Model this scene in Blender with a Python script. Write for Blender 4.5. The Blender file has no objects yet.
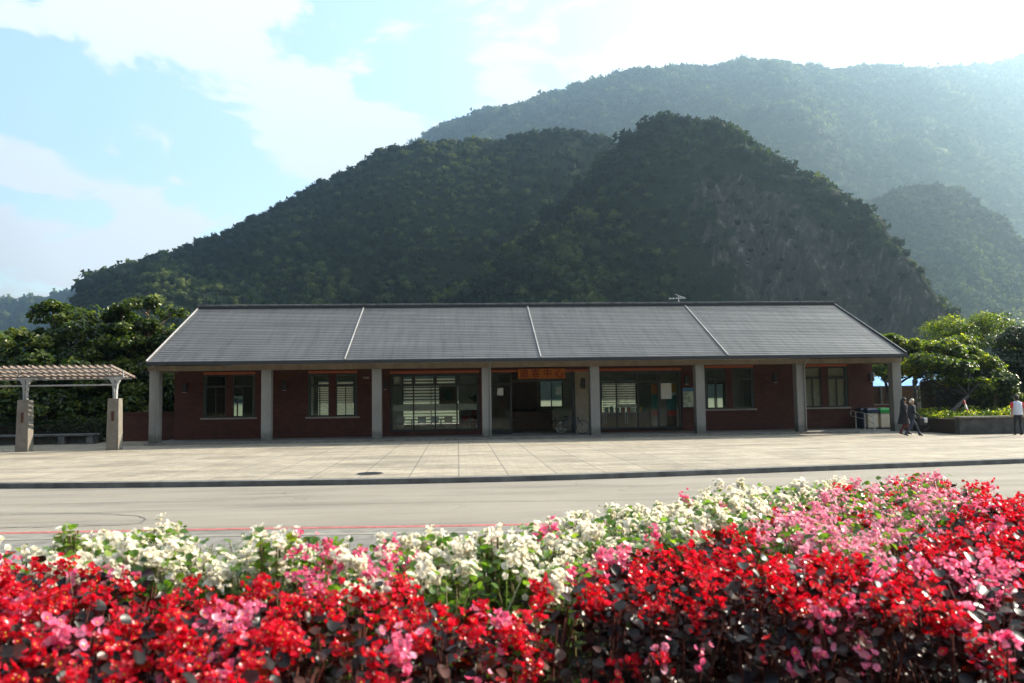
import bpy, bmesh, math, random
import numpy as np
from mathutils import Vector, Matrix

random.seed(7)
rng = np.random.default_rng(11)
R = math.radians
scene = bpy.context.scene
col = scene.collection

# ------------------------------------------------------------------ camera
CAM_H = 2.017
YAW, PITCH, ROLL, FPX = R(3.936), R(3.913), R(-0.819), 794.0
F_ = Vector((math.sin(YAW) * math.cos(PITCH), math.cos(YAW) * math.cos(PITCH), math.sin(PITCH)))
R0 = Vector((math.cos(YAW), -math.sin(YAW), 0)); U0 = R0.cross(F_)
RV = R0 * math.cos(ROLL) + U0 * math.sin(ROLL)
UV = -R0 * math.sin(ROLL) + U0 * math.cos(ROLL)
cd = bpy.data.cameras.new('camera'); cam = bpy.data.objects.new('camera', cd); col.objects.link(cam)
m = Matrix.Identity(4)
for i in range(3):
    m[i][0], m[i][1], m[i][2] = RV[i], UV[i], -F_[i]
m.translation = Vector((0, 0, CAM_H)); cam.matrix_world = m
cd.sensor_width = 36; cd.lens = FPX / 1024 * 36
cd.clip_start = 0.1; cd.clip_end = 20000
cd.dof.use_dof = True; cd.dof.focus_distance = 12.0; cd.dof.aperture_fstop = 5.0
scene.camera = cam

# ------------------------------------------------------------------ light
SUN_DIR = Vector((1.6, 0.64, 1.0)).normalized()        # towards the sun
SUN_EL = math.asin(SUN_DIR.z); SUN_AZ = math.atan2(SUN_DIR.x, SUN_DIR.y)
sl = bpy.data.lights.new('sun', 'SUN'); sl.energy = 5.0; sl.angle = R(0.6); sl.color = (1.0, 0.87, 0.70)
so = bpy.data.objects.new('sun', sl); col.objects.link(so); so.location = (60, 40, 60)
so.rotation_euler = SUN_DIR.to_track_quat('Z', 'Y').to_euler()

w = bpy.data.worlds.new('World'); scene.world = w; w.use_nodes = True
nt = w.node_tree; nt.nodes.clear()
def N(t, **k):
    n = nt.nodes.new(t)
    for a, b in k.items(): setattr(n, a, b)
    return n
L = nt.links.new
sky = N('ShaderNodeTexSky', sky_type='NISHITA'); sky.sun_disc = False
sky.sun_elevation = SUN_EL; sky.sun_rotation = SUN_AZ; sky.air_density = 1.2; sky.dust_density = 2.0; sky.ozone_density = 1.0
bg1 = N('ShaderNodeBackground'); L(sky.outputs[0], bg1.inputs[0])
tc = N('ShaderNodeTexCoord'); sx = N('ShaderNodeSeparateXYZ'); L(tc.outputs['Generated'], sx.inputs[0])
def MATH(op, a, b=None, c=None):
    n = N('ShaderNodeMath', operation=op)
    for i, v in enumerate((a, b, c)):
        if v is None: continue
        if isinstance(v, (int, float)): n.inputs[i].default_value = v
        else: L(v, n.inputs[i])
    return n.outputs[0]
zz = MATH('ADD', MATH('MAXIMUM', sx.outputs[2], 0.0), 0.22)
px = MATH('DIVIDE', sx.outputs[0], zz); py = MATH('DIVIDE', sx.outputs[1], zz)
cx = N('ShaderNodeCombineXYZ'); L(px, cx.inputs[0]); L(py, cx.inputs[1]); cx.inputs[2].default_value = 0.3
n1 = N('ShaderNodeTexNoise'); n1.inputs['Scale'].default_value = 2.2; n1.inputs['Detail'].default_value = 10; n1.inputs['Roughness'].default_value = 0.58; n1.inputs['Distortion'].default_value = 0.35
L(cx.outputs[0], n1.inputs['Vector'])
# more cloud towards the sun
dt = N('ShaderNodeVectorMath', operation='DOT_PRODUCT'); L(tc.outputs['Generated'], dt.inputs[0]); dt.inputs[1].default_value = SUN_DIR
cov = MATH('MULTIPLY_ADD', dt.outputs['Value'], 0.22, n1.outputs['Fac'])
low = MATH('MULTIPLY', MATH('SUBTRACT', 1.0, MATH('MINIMUM', MATH('MULTIPLY', sx.outputs[2], 3.2), 1.0)), 0.14)
cov = MATH('ADD', cov, low)
az = MATH('ARCTAN2', sx.outputs[0], sx.outputs[1]); el = MATH('ARCSINE', sx.outputs[2])
cov = MATH('MULTIPLY_ADD', n1.outputs['Fac'], 1.5, MATH('ADD', cov, -0.60))
def opening(a0, e0, sa, se, tilt, depth):
    global cov
    da = MATH('SUBTRACT', az, R(a0)); de = MATH('SUBTRACT', el, R(e0)); c_, s_ = math.cos(R(tilt)), math.sin(R(tilt))
    u_ = MATH('MULTIPLY', MATH('MULTIPLY_ADD', da, c_, MATH('MULTIPLY', de, s_)), 1/R(sa)); v_ = MATH('MULTIPLY', MATH('MULTIPLY_ADD', de, c_, MATH('MULTIPLY', da, -s_)), 1/R(se))
    d2 = MATH('MULTIPLY_ADD', u_, u_, MATH('MULTIPLY', v_, v_)); g_ = MATH('EXPONENT', MATH('MULTIPLY', d2, -1.0))
    cov = MATH('MULTIPLY_ADD', g_, -depth, cov)
for q in ((-25, 18.0, 10, 3.6, -14, .52), (-29.5, 28.0, 4.5, 3.2, 0, .62), (-1.0, 22.5, 4.0, 2.2, 10, .55), (-9, 28.0, 5.0, 1.6, 5, .35), (11.0, 25.5, 4.2, 1.8, 15, .50), (36, 25.0, 3.5, 1.8, 0, .35), (150, 30, 60, 25, 0, .3), (-120, 35, 50, 25, 0, .3)): opening(*q)
cr = N('ShaderNodeMapRange'); cr.inputs['From Min'].default_value = 0.48; cr.inputs['From Max'].default_value = 0.62; L(cov, cr.inputs['Value'])
cr.interpolation_type = 'SMOOTHSTEP'
bg2 = N('ShaderNodeBackground'); bg2.inputs[0].default_value = (0.93, 0.97, 1.0, 1)
# thin cloud glows most on the sun's side of the sky
cb_ = N('ShaderNodeMapRange'); cb_.inputs['From Min'].default_value = -0.45; cb_.inputs['From Max'].default_value = 0.02; cb_.inputs['To Min'].default_value = 0.035; cb_.inputs['To Max'].default_value = 0.49
L(MATH('MULTIPLY_ADD', cb_.outputs[0], 0.29, 0.006), bg1.inputs[1])
L(dt.outputs['Value'], cb_.inputs['Value']); L(cb_.outputs[0], bg2.inputs[1])
mx = N('ShaderNodeMixShader'); L(cr.outputs[0], mx.inputs[0]); L(bg1.outputs[0], mx.inputs[1]); L(bg2.outputs[0], mx.inputs[2])
wo = N('ShaderNodeOutputWorld'); L(mx.outputs[0], wo.inputs[0])

scene.view_settings.view_transform = 'Standard'; scene.view_settings.look = 'None'
scene.view_settings.exposure = 1.55; scene.view_settings.gamma = 1; scene.view_settings.use_curve_mapping = False
scene.render.engine = 'CYCLES'
cy = scene.cycles; cy.use_denoising = True; cy.max_bounces = 6; cy.diffuse_bounces = 3; cy.glossy_bounces = 3
cy.transmission_bounces = 4; cy.transparent_max_bounces = 12; cy.volume_bounces = 0; cy.caustics_reflective = False; cy.caustics_refractive = False
cy.sample_clamp_indirect = 6

# ------------------------------------------------------------------ helpers
def tag(o, label=None, cat=None, group=None, kind=None):
    if label: o['label'] = label
    if cat: o['category'] = cat
    if group: o['group'] = group
    if kind: o['kind'] = kind
    return o
def empty(name, loc, label=None, cat=None, group=None):
    o = bpy.data.objects.new(name, None); o.empty_display_size = 0.3; o.location = loc; col.objects.link(o)
    return tag(o, label, cat, group)
def worldloc(o):
    v = Vector((0, 0, 0))
    while o is not None: v += o.location; o = o.parent
    return v
class MB:
    def __init__(s): s.v = []; s.f = []
    def add(s, vs, fs):
        b = len(s.v); s.v += [tuple(p) for p in vs]; s.f += [tuple(i + b for i in f) for f in fs]; return s
    def box(s, x0, y0, z0, x1, y1, z1):
        return s.add([(x0,y0,z0),(x1,y0,z0),(x1,y1,z0),(x0,y1,z0),(x0,y0,z1),(x1,y0,z1),(x1,y1,z1),(x0,y1,z1)],
                     [(0,3,2,1),(4,5,6,7),(0,1,5,4),(1,2,6,5),(2,3,7,6),(3,0,4,7)])
    def bar(s, a, b, w, h, up=(0,0,1)):
        a = Vector(a); b = Vector(b); d = (b-a).normalized(); up = Vector(up)
        sd = d.cross(up)
        if sd.length < 1e-4: sd = d.cross(Vector((0,1,0)))
        sd.normalize(); u = sd.cross(d).normalized(); sd *= w/2; u *= h/2
        vs = [p + q for p in (a, b) for q in (-sd-u, sd-u, sd+u, -sd+u)]
        return s.add(vs, [(0,3,2,1),(4,5,6,7),(0,1,5,4),(1,2,6,5),(2,3,7,6),(3,0,4,7)])
    def tube(s, pts, rad, n=8):
        pts = [Vector(p) for p in pts]
        if not isinstance(rad, (list, tuple)): rad = [rad]*len(pts)
        vs = []; 
        for i, p in enumerate(pts):
            d = (pts[min(i+1, len(pts)-1)] - pts[max(i-1, 0)]).normalized()
            r = Vector((0,0,1)) if abs(d.z) < 0.9 else Vector((1,0,0))
            a = d.cross(r).normalized(); b = d.cross(a)
            for k in range(n):
                t = 2*math.pi*k/n; vs.append(p + (a*math.cos(t) + b*math.sin(t))*rad[i])
        fs = [(i*n+k, i*n+(k+1) % n, (i+1)*n+(k+1) % n, (i+1)*n+k) for i in range(len(pts)-1) for k in range(n)]
        fs += [tuple(range(n))[::-1], tuple((len(pts)-1)*n + k for k in range(n))]
        return s.add(vs, fs)
    def ring(s, c, r, t, ax='y', n=20, m_=6):
        pts = []
        for k in range(n+1):
            a = 2*math.pi*k/n
            pts.append(Vector(c) + (Vector((math.cos(a)*r, 0, math.sin(a)*r)) if ax == 'y' else Vector((math.cos(a)*r, math.sin(a)*r, 0))))
        return s.tube(pts, t, m_)
    def sphere(s, c, r, n=10, m_=7):
        if not isinstance(r, (list, tuple)): r = (r, r, r)
        vs = []; 
        for j in range(m_+1):
            ph = math.pi*j/m_
            for i in range(n):
                th = 2*math.pi*i/n
                vs.append((c[0]+r[0]*math.sin(ph)*math.cos(th), c[1]+r[1]*math.sin(ph)*math.sin(th), c[2]+r[2]*math.cos(ph)))
        return s.add(vs, [(j*n+i, j*n+(i+1) % n, (j+1)*n+(i+1) % n, (j+1)*n+i) for j in range(m_) for i in range(n)])
    def build(s, name, mat, parent=None, smooth=False, bevel=0):
        me = bpy.data.meshes.new(name)
        off = worldloc(parent) if parent else Vector((0,0,0))
        me.from_pydata([tuple(Vector(v) - off) for v in s.v], [], s.f); me.update()
        me.materials.append(mat)
        o = bpy.data.objects.new(name, me); col.objects.link(o)
        if parent: o.parent = parent
        if smooth: me.polygons.foreach_set('use_smooth', [True]*len(me.polygons))
        if bevel:
            b = o.modifiers.new('bevel', 'BEVEL'); b.width = bevel; b.segments = 2; b.limit_method = 'ANGLE'
        return o
def box(name, mat, parent, *a, **k): return MB().box(*a).build(name, mat, parent, **k)
def copy_tree(o, parent=None):
    c = o.copy(); col.objects.link(c)
    if parent: c.parent = parent
    for ch in list(o.children): copy_tree(ch, c)
    return c
def np_mesh(name, V, Fq, mat, parent=None, tint=None, smooth=False, k=4):
    """V (n,3), Fq (m,k) -> object"""
    me = bpy.data.meshes.new(name)
    V = np.asarray(V, np.float32); Fq = np.asarray(Fq, np.int32)
    if parent is not None: V = V - np.array(worldloc(parent), np.float32)
    me.vertices.add(len(V)); me.vertices.foreach_set('co', V.ravel())
    me.loops.add(Fq.size); me.loops.foreach_set('vertex_index', Fq.ravel())
    me.polygons.add(len(Fq)); me.polygons.foreach_set('loop_start', np.arange(0, Fq.size, Fq.shape[1], dtype=np.int32))
    if tint is not None:
        at = me.attributes.new('tint', 'FLOAT', 'FACE'); at.data.foreach_set('value', np.asarray(tint, np.float32))
    me.update(calc_edges=True); me.validate()
    if smooth: me.polygons.foreach_set('use_smooth', [True]*len(me.polygons))
    me.materials.append(mat)
    o = bpy.data.objects.new(name, me); col.objects.link(o)
    if parent is not None: o.parent = parent
    return o
def rand_rot(n, tilt=None, r=rng):
    """random rotation matrices (n,3,3); tilt limits the angle of local z from world z (radians scale)"""
    yaw = r.uniform(0, 2*np.pi, n)
    if tilt is None: th = np.arccos(r.uniform(-1, 1, n))
    else: th = np.abs(r.normal(0, tilt, n))
    ph = r.uniform(0, 2*np.pi, n)
    z = np.stack([np.sin(th)*np.cos(ph), np.sin(th)*np.sin(ph), np.cos(th)], 1)
    return basis(z, yaw)
def basis(z, yaw):
    z = z/np.linalg.norm(z, axis=1, keepdims=True)
    h = np.where(np.abs(z[:, 2:3]) < .95, np.array([[0,0,1.]]), np.array([[1.,0,0]]))
    x = np.cross(h, z); x /= np.linalg.norm(x, axis=1, keepdims=True); y = np.cross(z, x)
    c, s = np.cos(yaw)[:, None], np.sin(yaw)[:, None]
    return np.stack([x*c + y*s, -x*s + y*c, z], 2)
def instance(tv, tf, P, M, S):
    """template verts (k,3), faces (m,q), positions (n,3), rotations (n,3,3), scales (n,) or (n,3)"""
    S = np.asarray(S); S = S[:, None] if S.ndim == 1 else S
    V = np.einsum('nij,nkj->nki', M, tv[None]*S[:, None, :]) + P[:, None, :]
    Fc = tf[None] + (np.arange(len(P))*len(tv))[:, None, None]
    return V.reshape(-1, 3), Fc.reshape(-1, tf.shape[1])
def h2(ix, iy, seed):
    n = (ix*374761393 + iy*668265263 + seed*1442695041) & 0xffffffff
    n = ((n ^ (n >> 13))*1274126177) & 0xffffffff
    return ((n ^ (n >> 16)) & 0xffff)/65535.0
def vnoise(x, y, seed=0):
    x = np.asarray(x, float); y = np.asarray(y, float)
    ix = np.floor(x).astype(np.int64); iy = np.floor(y).astype(np.int64); fx = x-ix; fy = y-iy
    fx = fx*fx*(3-2*fx); fy = fy*fy*(3-2*fy)
    a = h2(ix, iy, seed); b = h2(ix+1, iy, seed); c = h2(ix, iy+1, seed); d = h2(ix+1, iy+1, seed)
    return (a*(1-fx)+b*fx)*(1-fy)+(c*(1-fx)+d*fx)*fy
def fbm(x, y, seed=0, o=4, g=0.5):
    s = 0; a = 1; t = 0
    for i in range(o):
        s = s + a*(vnoise(x*2**i, y*2**i, seed+i*17)-0.5); t += a; a *= g
    return s/t*2
def at(u, v, Y):
    """the point seen along pixel (u, v) at depth Y"""
    d = RV*((u-512)/FPX) - UV*((v-341.5)/FPX) + F_
    t = Y/d.y
    return (t*d.x, Y, CAM_H + t*d.z)
def gat(u, v, z=0.0):
    d = RV*((u-512)/FPX) - UV*((v-341.5)/FPX) + F_
    t = (z-CAM_H)/d.z
    return (t*d.x, t*d.y)

# ------------------------------------------------------------------ materials
class Mat:
    def __init__(s, name):
        s.m = bpy.data.materials.new(name); s.m.use_nodes = True; s.t = s.m.node_tree; s.b = s.t.nodes['Principled BSDF']
        s.out = s.t.nodes['Material Output']
    def n(s, t, **k):
        n = s.t.nodes.new(t)
        for a, b in k.items():
            if a in n.inputs.keys(): n.inputs[a].default_value = b
            else: setattr(n, a, b)
        return n
    def l(s, a, b): s.t.links.new(a, b)
    def noise(s, scale, detail=4, rough=0.5, vec=None, dist=0):
        n = s.n('ShaderNodeTexNoise'); n.inputs['Scale'].default_value = scale; n.inputs['Detail'].default_value = detail
        n.inputs['Roughness'].default_value = rough; n.inputs['Distortion'].default_value = dist
        if vec is None: vec = s.pos()
        s.l(vec, n.inputs['Vector']); return n.outputs['Fac']
    def pos(s): return s.n('ShaderNodeNewGeometry').outputs['Position']
    def sc(s, x, y, z):
        mp = s.n('ShaderNodeMapping'); mp.inputs['Scale'].default_value = (x, y, z); s.l(s.pos(), mp.inputs['Vector']); return mp.outputs[0]
    def ramp(s, fac, stops):
        r = s.n('ShaderNodeValToRGB'); e = r.color_ramp.elements
        e[0].position, e[0].color = stops[0][0], (*stops[0][1], 1); e[1].position, e[1].color = stops[-1][0], (*stops[-1][1], 1)
        for p, c in stops[1:-1]:
            q = e.new(p); q.color = (*c, 1)
        s.l(fac, r.inputs[0]); return r.outputs[0]
    def mix(s, fac, a, b, mode='MIX'):
        x = s.n('ShaderNodeMix', data_type='RGBA', blend_type=mode)
        for i, v in ((0, fac), (6, a), (7, b)):
            if isinstance(v, (int, float)): x.inputs[i].default_value = v
            elif isinstance(v, tuple): x.inputs[i].default_value = (*v, 1)
            else: s.l(v, x.inputs[i])
        return x.outputs[2]
    def base(s, c, rough=0.8, metal=0, spec=0.5):
        if isinstance(c, tuple): s.b.inputs['Base Color'].default_value = (*c, 1)
        else: s.l(c, s.b.inputs['Base Color'])
        s.b.inputs['Roughness'].default_value = rough; s.b.inputs['Metallic'].default_value = metal
        s.b.inputs['Specular IOR Level'].default_value = spec
        return s
    def bump(s, h, strength=0.4, dist=0.02):
        b = s.n('ShaderNodeBump'); b.inputs['Strength'].default_value = strength; b.inputs['Distance'].default_value = dist
        s.l(h, b.inputs['Height']); s.l(b.outputs[0], s.b.inputs['Normal']); return s
def simple(name, c, rough=0.7, metal=0, var=0.15, scale=6, spec=0.5):
    a = Mat(name); f = a.noise(scale, 4)
    lo = tuple(x*(1-var) for x in c); hi = tuple(min(1, x*(1+var)) for x in c)
    a.base(a.ramp(f, [(0.3, lo), (0.7, hi)]), rough, metal, spec); return a.m
def leafmat(name, cols, trans=0.45, rough=0.45, tcol=None, spec=0.5):
    a = Mat(name); at_ = a.n('ShaderNodeAttribute', attribute_name='tint')
    c = a.ramp(at_.outputs['Fac'], [(i/(len(cols)-1), q) for i, q in enumerate(cols)])
    a.base(c, rough, 0, spec)
    tr = a.n('ShaderNodeBsdfTranslucent')
    t2 = a.mix(1.0, c, tcol or (1.6, 1.7, 0.9), 'MULTIPLY'); a.l(t2, tr.inputs[0])
    ms = a.n('ShaderNodeMixShader'); ms.inputs[0].default_value = trans
    a.l(a.b.outputs[0], ms.inputs[1]); a.l(tr.outputs[0], ms.inputs[2]); a.l(ms.outputs[0], a.out.inputs['Surface'])
    return a.m

M = {}
# plaza paving: large slabs, pale joints, stains
a = Mat('plaza_paving')
br = a.n('ShaderNodeTexBrick'); br.offset = 0.0; br.squash = 1.0
br.inputs['Scale'].default_value = 1.0; br.inputs['Mortar Size'].default_value = 0.022; br.inputs['Brick Width'].default_value = 1.26; br.inputs['Row Height'].default_value = 1.26
br.inputs['Color1'].default_value = (0.36, 0.315, 0.245, 1); br.inputs['Color2'].default_value = (0.31, 0.27, 0.208, 1); br.inputs['Mortar'].default_value = (0.20, 0.18, 0.15, 1)
a.l(a.pos(), br.inputs['Vector'])
br2 = a.n('ShaderNodeTexBrick'); br2.offset = 0.5; br2.inputs['Scale'].default_value = 1.0; br2.inputs['Mortar Size'].default_value = 0.01
br2.inputs['Brick Width'].default_value = 0.42; br2.inputs['Row Height'].default_value = 0.21
br2.inputs['Color1'].default_value = (1, 1, 1, 1); br2.inputs['Color2'].default_value = (0.82, 0.81, 0.79, 1); br2.inputs['Mortar'].default_value = (0.66, 0.65, 0.62, 1)
a.l(a.pos(), br2.inputs['Vector'])
c = a.mix(1.0, br.outputs['Color'], br2.outputs['Color'], 'MULTIPLY')
st = a.ramp(a.noise(0.55, 8, 0.68, a.sc(0.45, 1.3, 1)), [(0.32, (0.56, 0.55, 0.53)), (0.5, (1.0, 0.99, 0.97)), (0.68, (1.24, 1.22, 1.17))])
c = a.mix(1.0, c, st, 'MULTIPLY')
st2 = a.ramp(a.noise(3.0, 5, 0.7, a.sc(1, 0.5, 1)), [(0.35, (0.86, 0.86, 0.86)), (0.65, (1.08, 1.08, 1.08))])
a.base(a.mix(1.0, c, st2, 'MULTIPLY'), 0.85).bump(br.outputs['Fac'], 0.3, -0.01); M['plaza'] = a.m
# asphalt (old, pale)
a = Mat('asphalt')
c = a.ramp(a.noise(90, 3, 0.7), [(0.3, (0.165, 0.147, 0.118)), (0.7, (0.30, 0.27, 0.222))])
c = a.mix(1.0, c, a.ramp(a.noise(0.5, 6, 0.62, a.sc(0.35, 1.2, 1)), [(0.3, (0.84, 0.83, 0.82)), (0.7, (1.1, 1.1, 1.1))]), 'MULTIPLY')
pt = a.ramp(a.noise(0.9, 7, 0.7, a.sc(0.2, 1.6, 1), 0.3), [(0.34, (0.70, 0.70, 0.70)), (0.5, (1, 1, 1)), (0.66, (1.12, 1.11, 1.10))])
ck = a.n('ShaderNodeTexVoronoi', feature='DISTANCE_TO_EDGE'); ck.inputs['Scale'].default_value = 0.45; wv = a.n('ShaderNodeVectorMath', operation='ADD')
nz3 = a.n('ShaderNodeTexNoise'); nz3.inputs['Scale'].default_value = 1.4; nz3.inputs['Detail'].default_value = 5; a.l(a.pos(), nz3.inputs['Vector']); a.l(a.pos(), wv.inputs[0]); a.l(nz3.outputs['Color'], wv.inputs[1]); a.l(wv.outputs[0], ck.inputs['Vector'])
cc = a.ramp(ck.outputs['Distance'], [(0.0, (0.62, 0.62, 0.62)), (0.012, (1, 1, 1))])
c = a.mix(1.0, a.mix(1.0, c, pt, 'MULTIPLY'), a.mix(a.ramp(a.noise(0.3, 3), [(0.5, (0, 0, 0)), (0.6, (1, 1, 1))]), (1, 1, 1), cc), 'MULTIPLY')
a.base(c, 0.9).bump(a.noise(120, 3), 0.35, 0.01); M['asphalt'] = a.m
M['red_paint'] = simple('red_road_paint', (0.34, 0.10, 0.09), 0.8, var=0.4, scale=9)
M['tar'] = simple('crack_tar', (0.09, 0.085, 0.08), 0.7, var=0.3, scale=12)
M['gutter'] = simple('gutter_concrete', (0.17, 0.16, 0.14), 0.9, var=0.3, scale=4)
M['kerb_dark'] = simple('kerb_stone', (0.12, 0.12, 0.115), 0.85, var=0.35, scale=3)
M['dark_stone'] = simple('dark_stone', (0.065, 0.065, 0.06), 0.85, var=0.4, scale=3)
M['kerb_light'] = simple('kerb_concrete', (0.22, 0.205, 0.17), 0.9, var=0.2, scale=5)
a = Mat('concrete')
c = a.ramp(a.noise(1.2, 7, 0.65, a.sc(1, 1, 0.35)), [(0.3, (0.18, 0.172, 0.155)), (0.7, (0.27, 0.26, 0.235))])
# concrete gets darker towards the ground, with a ragged noise edge
sep = a.n('ShaderNodeSeparateXYZ'); a.l(a.pos(), sep.inputs[0])
mr = a.n('ShaderNodeMapRange'); a.l(sep.outputs[2], mr.inputs['Value']); mr.inputs['From Min'].default_value = 0.35; mr.inputs['From Max'].default_value = 0.85
nz = a.noise(4, 5, 0.6); ad = a.n('ShaderNodeMath', operation='ADD'); a.l(mr.outputs[0], ad.inputs[0]); a.l(nz, ad.inputs[1])
k = a.ramp(ad.outputs[0], [(0.4, (0.5, 0.5, 0.48)), (0.95, (1, 1, 1))])
a.base(a.mix(1.0, c, k, 'MULTIPLY'), 0.85).bump(a.noise(14, 5), 0.25, 0.01); M['concrete'] = a.m
a = Mat('beam_concrete')
c = a.ramp(a.noise(1.0, 7, 0.7, a.sc(2.2, 1, 0.4)), [(0.3, (0.17, 0.14, 0.105)), (0.7, (0.27, 0.225, 0.17))])
a.base(c, 0.9).bump(a.noise(14, 5), 0.2, 0.01); M['beam'] = a.m
def brickmat(name, c1, c2, mo):
    a = Mat(name)
    mp = a.n('ShaderNodeMapping'); mp.inputs['Rotation'].default_value = (R(90), 0, 0); a.l(a.pos(), mp.inputs['Vector'])
    b = a.n('ShaderNodeTexBrick'); b.inputs['Scale'].default_value = 1; b.inputs['Brick Width'].default_value = 0.22; b.inputs['Row Height'].default_value = 0.072
    b.inputs['Mortar Size'].default_value = 0.006; b.inputs['Color1'].default_value = (*c1, 1); b.inputs['Color2'].default_value = (*c2, 1); b.inputs['Mortar'].default_value = (*mo, 1)
    a.l(mp.outputs[0], b.inputs['Vector'])
    v = a.ramp(a.noise(1.1, 6, 0.6), [(0.3, (0.8, 0.8, 0.8)), (0.7, (1.15, 1.15, 1.15))])
    a.base(a.mix(1.0, b.outputs['Color'], v, 'MULTIPLY'), 0.88).bump(b.outputs['Fac'], 0.5, -0.008); return a.m
M['brick'] = brickmat('red_brick', (0.115, 0.034, 0.020), (0.075, 0.023, 0.014), (0.055, 0.033, 0.025))
M['brick2'] = brickmat('orange_brick', (0.26, 0.09, 0.05), (0.19, 0.065, 0.04), (0.16, 0.10, 0.08))
# roof metal tiles
a = Mat('roof_tiles')
c = a.ramp(a.noise(0.5, 6, 0.65, a.sc(0.25, 2.2, 2.2)), [(0.3, (0.12, 0.12, 0.122)), (0.7, (0.19, 0.19, 0.188))])
c = a.mix(1.0, c, a.ramp(a.noise(2.0, 5, 0.7, a.sc(0.12, 3, 3)), [(0.35, (0.86, 0.86, 0.86)), (0.65, (1.1, 1.1, 1.1))]), 'MULTIPLY')
c = a.mix(1.0, c, a.ramp(a.noise(1.6, 7, 0.7, a.sc(2.2, 0.16, 0.16)), [(0.35, (0.78, 0.78, 0.77)), (0.5, (1, 1, 1)), (0.68, (1.14, 1.13, 1.1))]), 'MULTIPLY')
a.base(c, 0.54, 0.85, 0.6); M['roof'] = a.m
M['roof_trim'] = simple('roof_trim_metal', (0.42, 0.40, 0.38), 0.45, 0.3, scale=2)
M['fascia'] = simple('dark_gutter_metal', (0.035, 0.038, 0.042), 0.5, 0.2)
M['ridge'] = simple('ridge_metal', (0.13, 0.125, 0.12), 0.7, 0, 0.4, 3)
M['green_frame'] = simple('dark_green_paint', (0.015, 0.045, 0.035), 0.4)
M['dark_frame'] = simple('black_aluminium', (0.02, 0.022, 0.022), 0.35)
M['orange_trim'] = simple('orange_lintel', (0.42, 0.10, 0.03), 0.7)
M['sill'] = simple('stone_sill', (0.30, 0.26, 0.22), 0.8)
M['white_wall'] = simple('pale_plaster', (0.62, 0.62, 0.56), 0.85, var=0.06)
M['grey_floor'] = simple('interior_floor', (0.22, 0.20, 0.18), 0.45)
M['ceiling'] = simple('ceiling_board', (0.35, 0.34, 0.32), 0.9, var=0.05)
M['soffit'] = simple('soffit_board', (0.20, 0.18, 0.16), 0.9)
M['beige'] = simple('beige_panel', (0.30, 0.25, 0.17), 0.7)
M['wood'] = simple('brown_wood', (0.16, 0.08, 0.04), 0.5, var=0.3, scale=8)
M['steel'] = simple('galvanised_steel', (0.55, 0.55, 0.54), 0.32, 0.85, 0.1)
M['rail_steel'] = simple('brushed_rail_steel', (0.60, 0.60, 0.58), 0.4, 0.6, 0.1)
M['white_steel'] = simple('grey_painted_steel', (0.34, 0.34, 0.34), 0.4, 0.0, 0.08)
M['slat'] = simple('pinkish_timber_slats', (0.17, 0.13, 0.11), 0.75, var=0.25, scale=5)
M['banner'] = simple('orange_banner', (0.50, 0.15, 0.02), 0.75, var=0.1)
M['banner_red'] = simple('dark_red_lettering', (0.16, 0.012, 0.008), 0.7)
M['letter'] = simple('bronze_letters', (0.36, 0.31, 0.24), 0.6)
M['white'] = simple('white_plastic', (0.75, 0.75, 0.72), 0.4, var=0.04)
M['paper'] = simple('white_paper', (0.75, 0.74, 0.68), 0.8, var=0.05)
M['black'] = simple('black_plastic', (0.018, 0.018, 0.02), 0.4)
M['navy'] = simple('navy_plastic', (0.02, 0.03, 0.07), 0.45)
M['cream'] = simple('cream_plastic', (0.78, 0.66, 0.48), 0.5, var=0.05)
M['green_lid'] = simple('green_plastic', (0.03, 0.33, 0.06), 0.4, var=0.05)
M['red_panel'] = simple('red_plastic', (0.45, 0.06, 0.03), 0.5)
M['red_seat'] = simple('red_fabric', (0.30, 0.02, 0.02), 0.8)
M['yellow'] = simple('yellow_print', (0.55, 0.33, 0.03), 0.7)
M['teal'] = simple('teal_print', (0.04, 0.20, 0.17), 0.7)
M['blue_roof'] = simple('blue_sheet_roof', (0.16, 0.38, 0.75), 0.5, var=0.2, scale=2)
M['bark'] = simple('bark', (0.04, 0.032, 0.026), 0.95, var=0.35, scale=9)
M['bark_pale'] = simple('pale_bark', (0.33, 0.23, 0.17), 0.95, var=0.3, scale=9)
M['soil'] = simple('soil', (0.05, 0.035, 0.025), 1.0, var=0.4, scale=20)
M['stem'] = simple('begonia_stem', (0.13, 0.12, 0.045), 0.6, var=0.3, scale=30)
M['red_stem'] = simple('red_begonia_stem', (0.09, 0.02, 0.012), 0.6, var=0.3, scale=30)
a = Mat('window_glass')   # clear float glass: mostly see-through, mirror-like at the surface
gl = a.n('ShaderNodeBsdfGlossy'); gl.inputs['Roughness'].default_value = 0.02; gl.inputs['Color'].default_value = (0.9, 1, 0.97, 1)
tp = a.n('ShaderNodeBsdfTransparent'); tp.inputs[0].default_value = (0.80, 0.86, 0.83, 1)
lw = a.n('ShaderNodeFresnel'); lw.inputs['IOR'].default_value = 1.45
ms = a.n('ShaderNodeMixShader'); a.l(lw.outputs[0], ms.inputs[0]); a.l(tp.outputs[0], ms.inputs[1]); a.l(gl.outputs[0], ms.inputs[2]); a.l(ms.outputs[0], a.out.inputs[0])
M['glass'] = a.m
M['blind'] = leafmat('thin_white_slats', [(.75, .75, .70), (.8, .8, .76)], .6, .6, (1, 1, .95))
M['frost'] = simple('frosted_film', (0.55, 0.52, 0.42), 0.7, var=0.05)
M['leaf_dark'] = leafmat('tree_leaves', [(0.014, 0.028, 0.007), (0.055, 0.095, 0.014), (0.19, 0.21, 0.04)], 0.48, 0.36)
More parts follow.
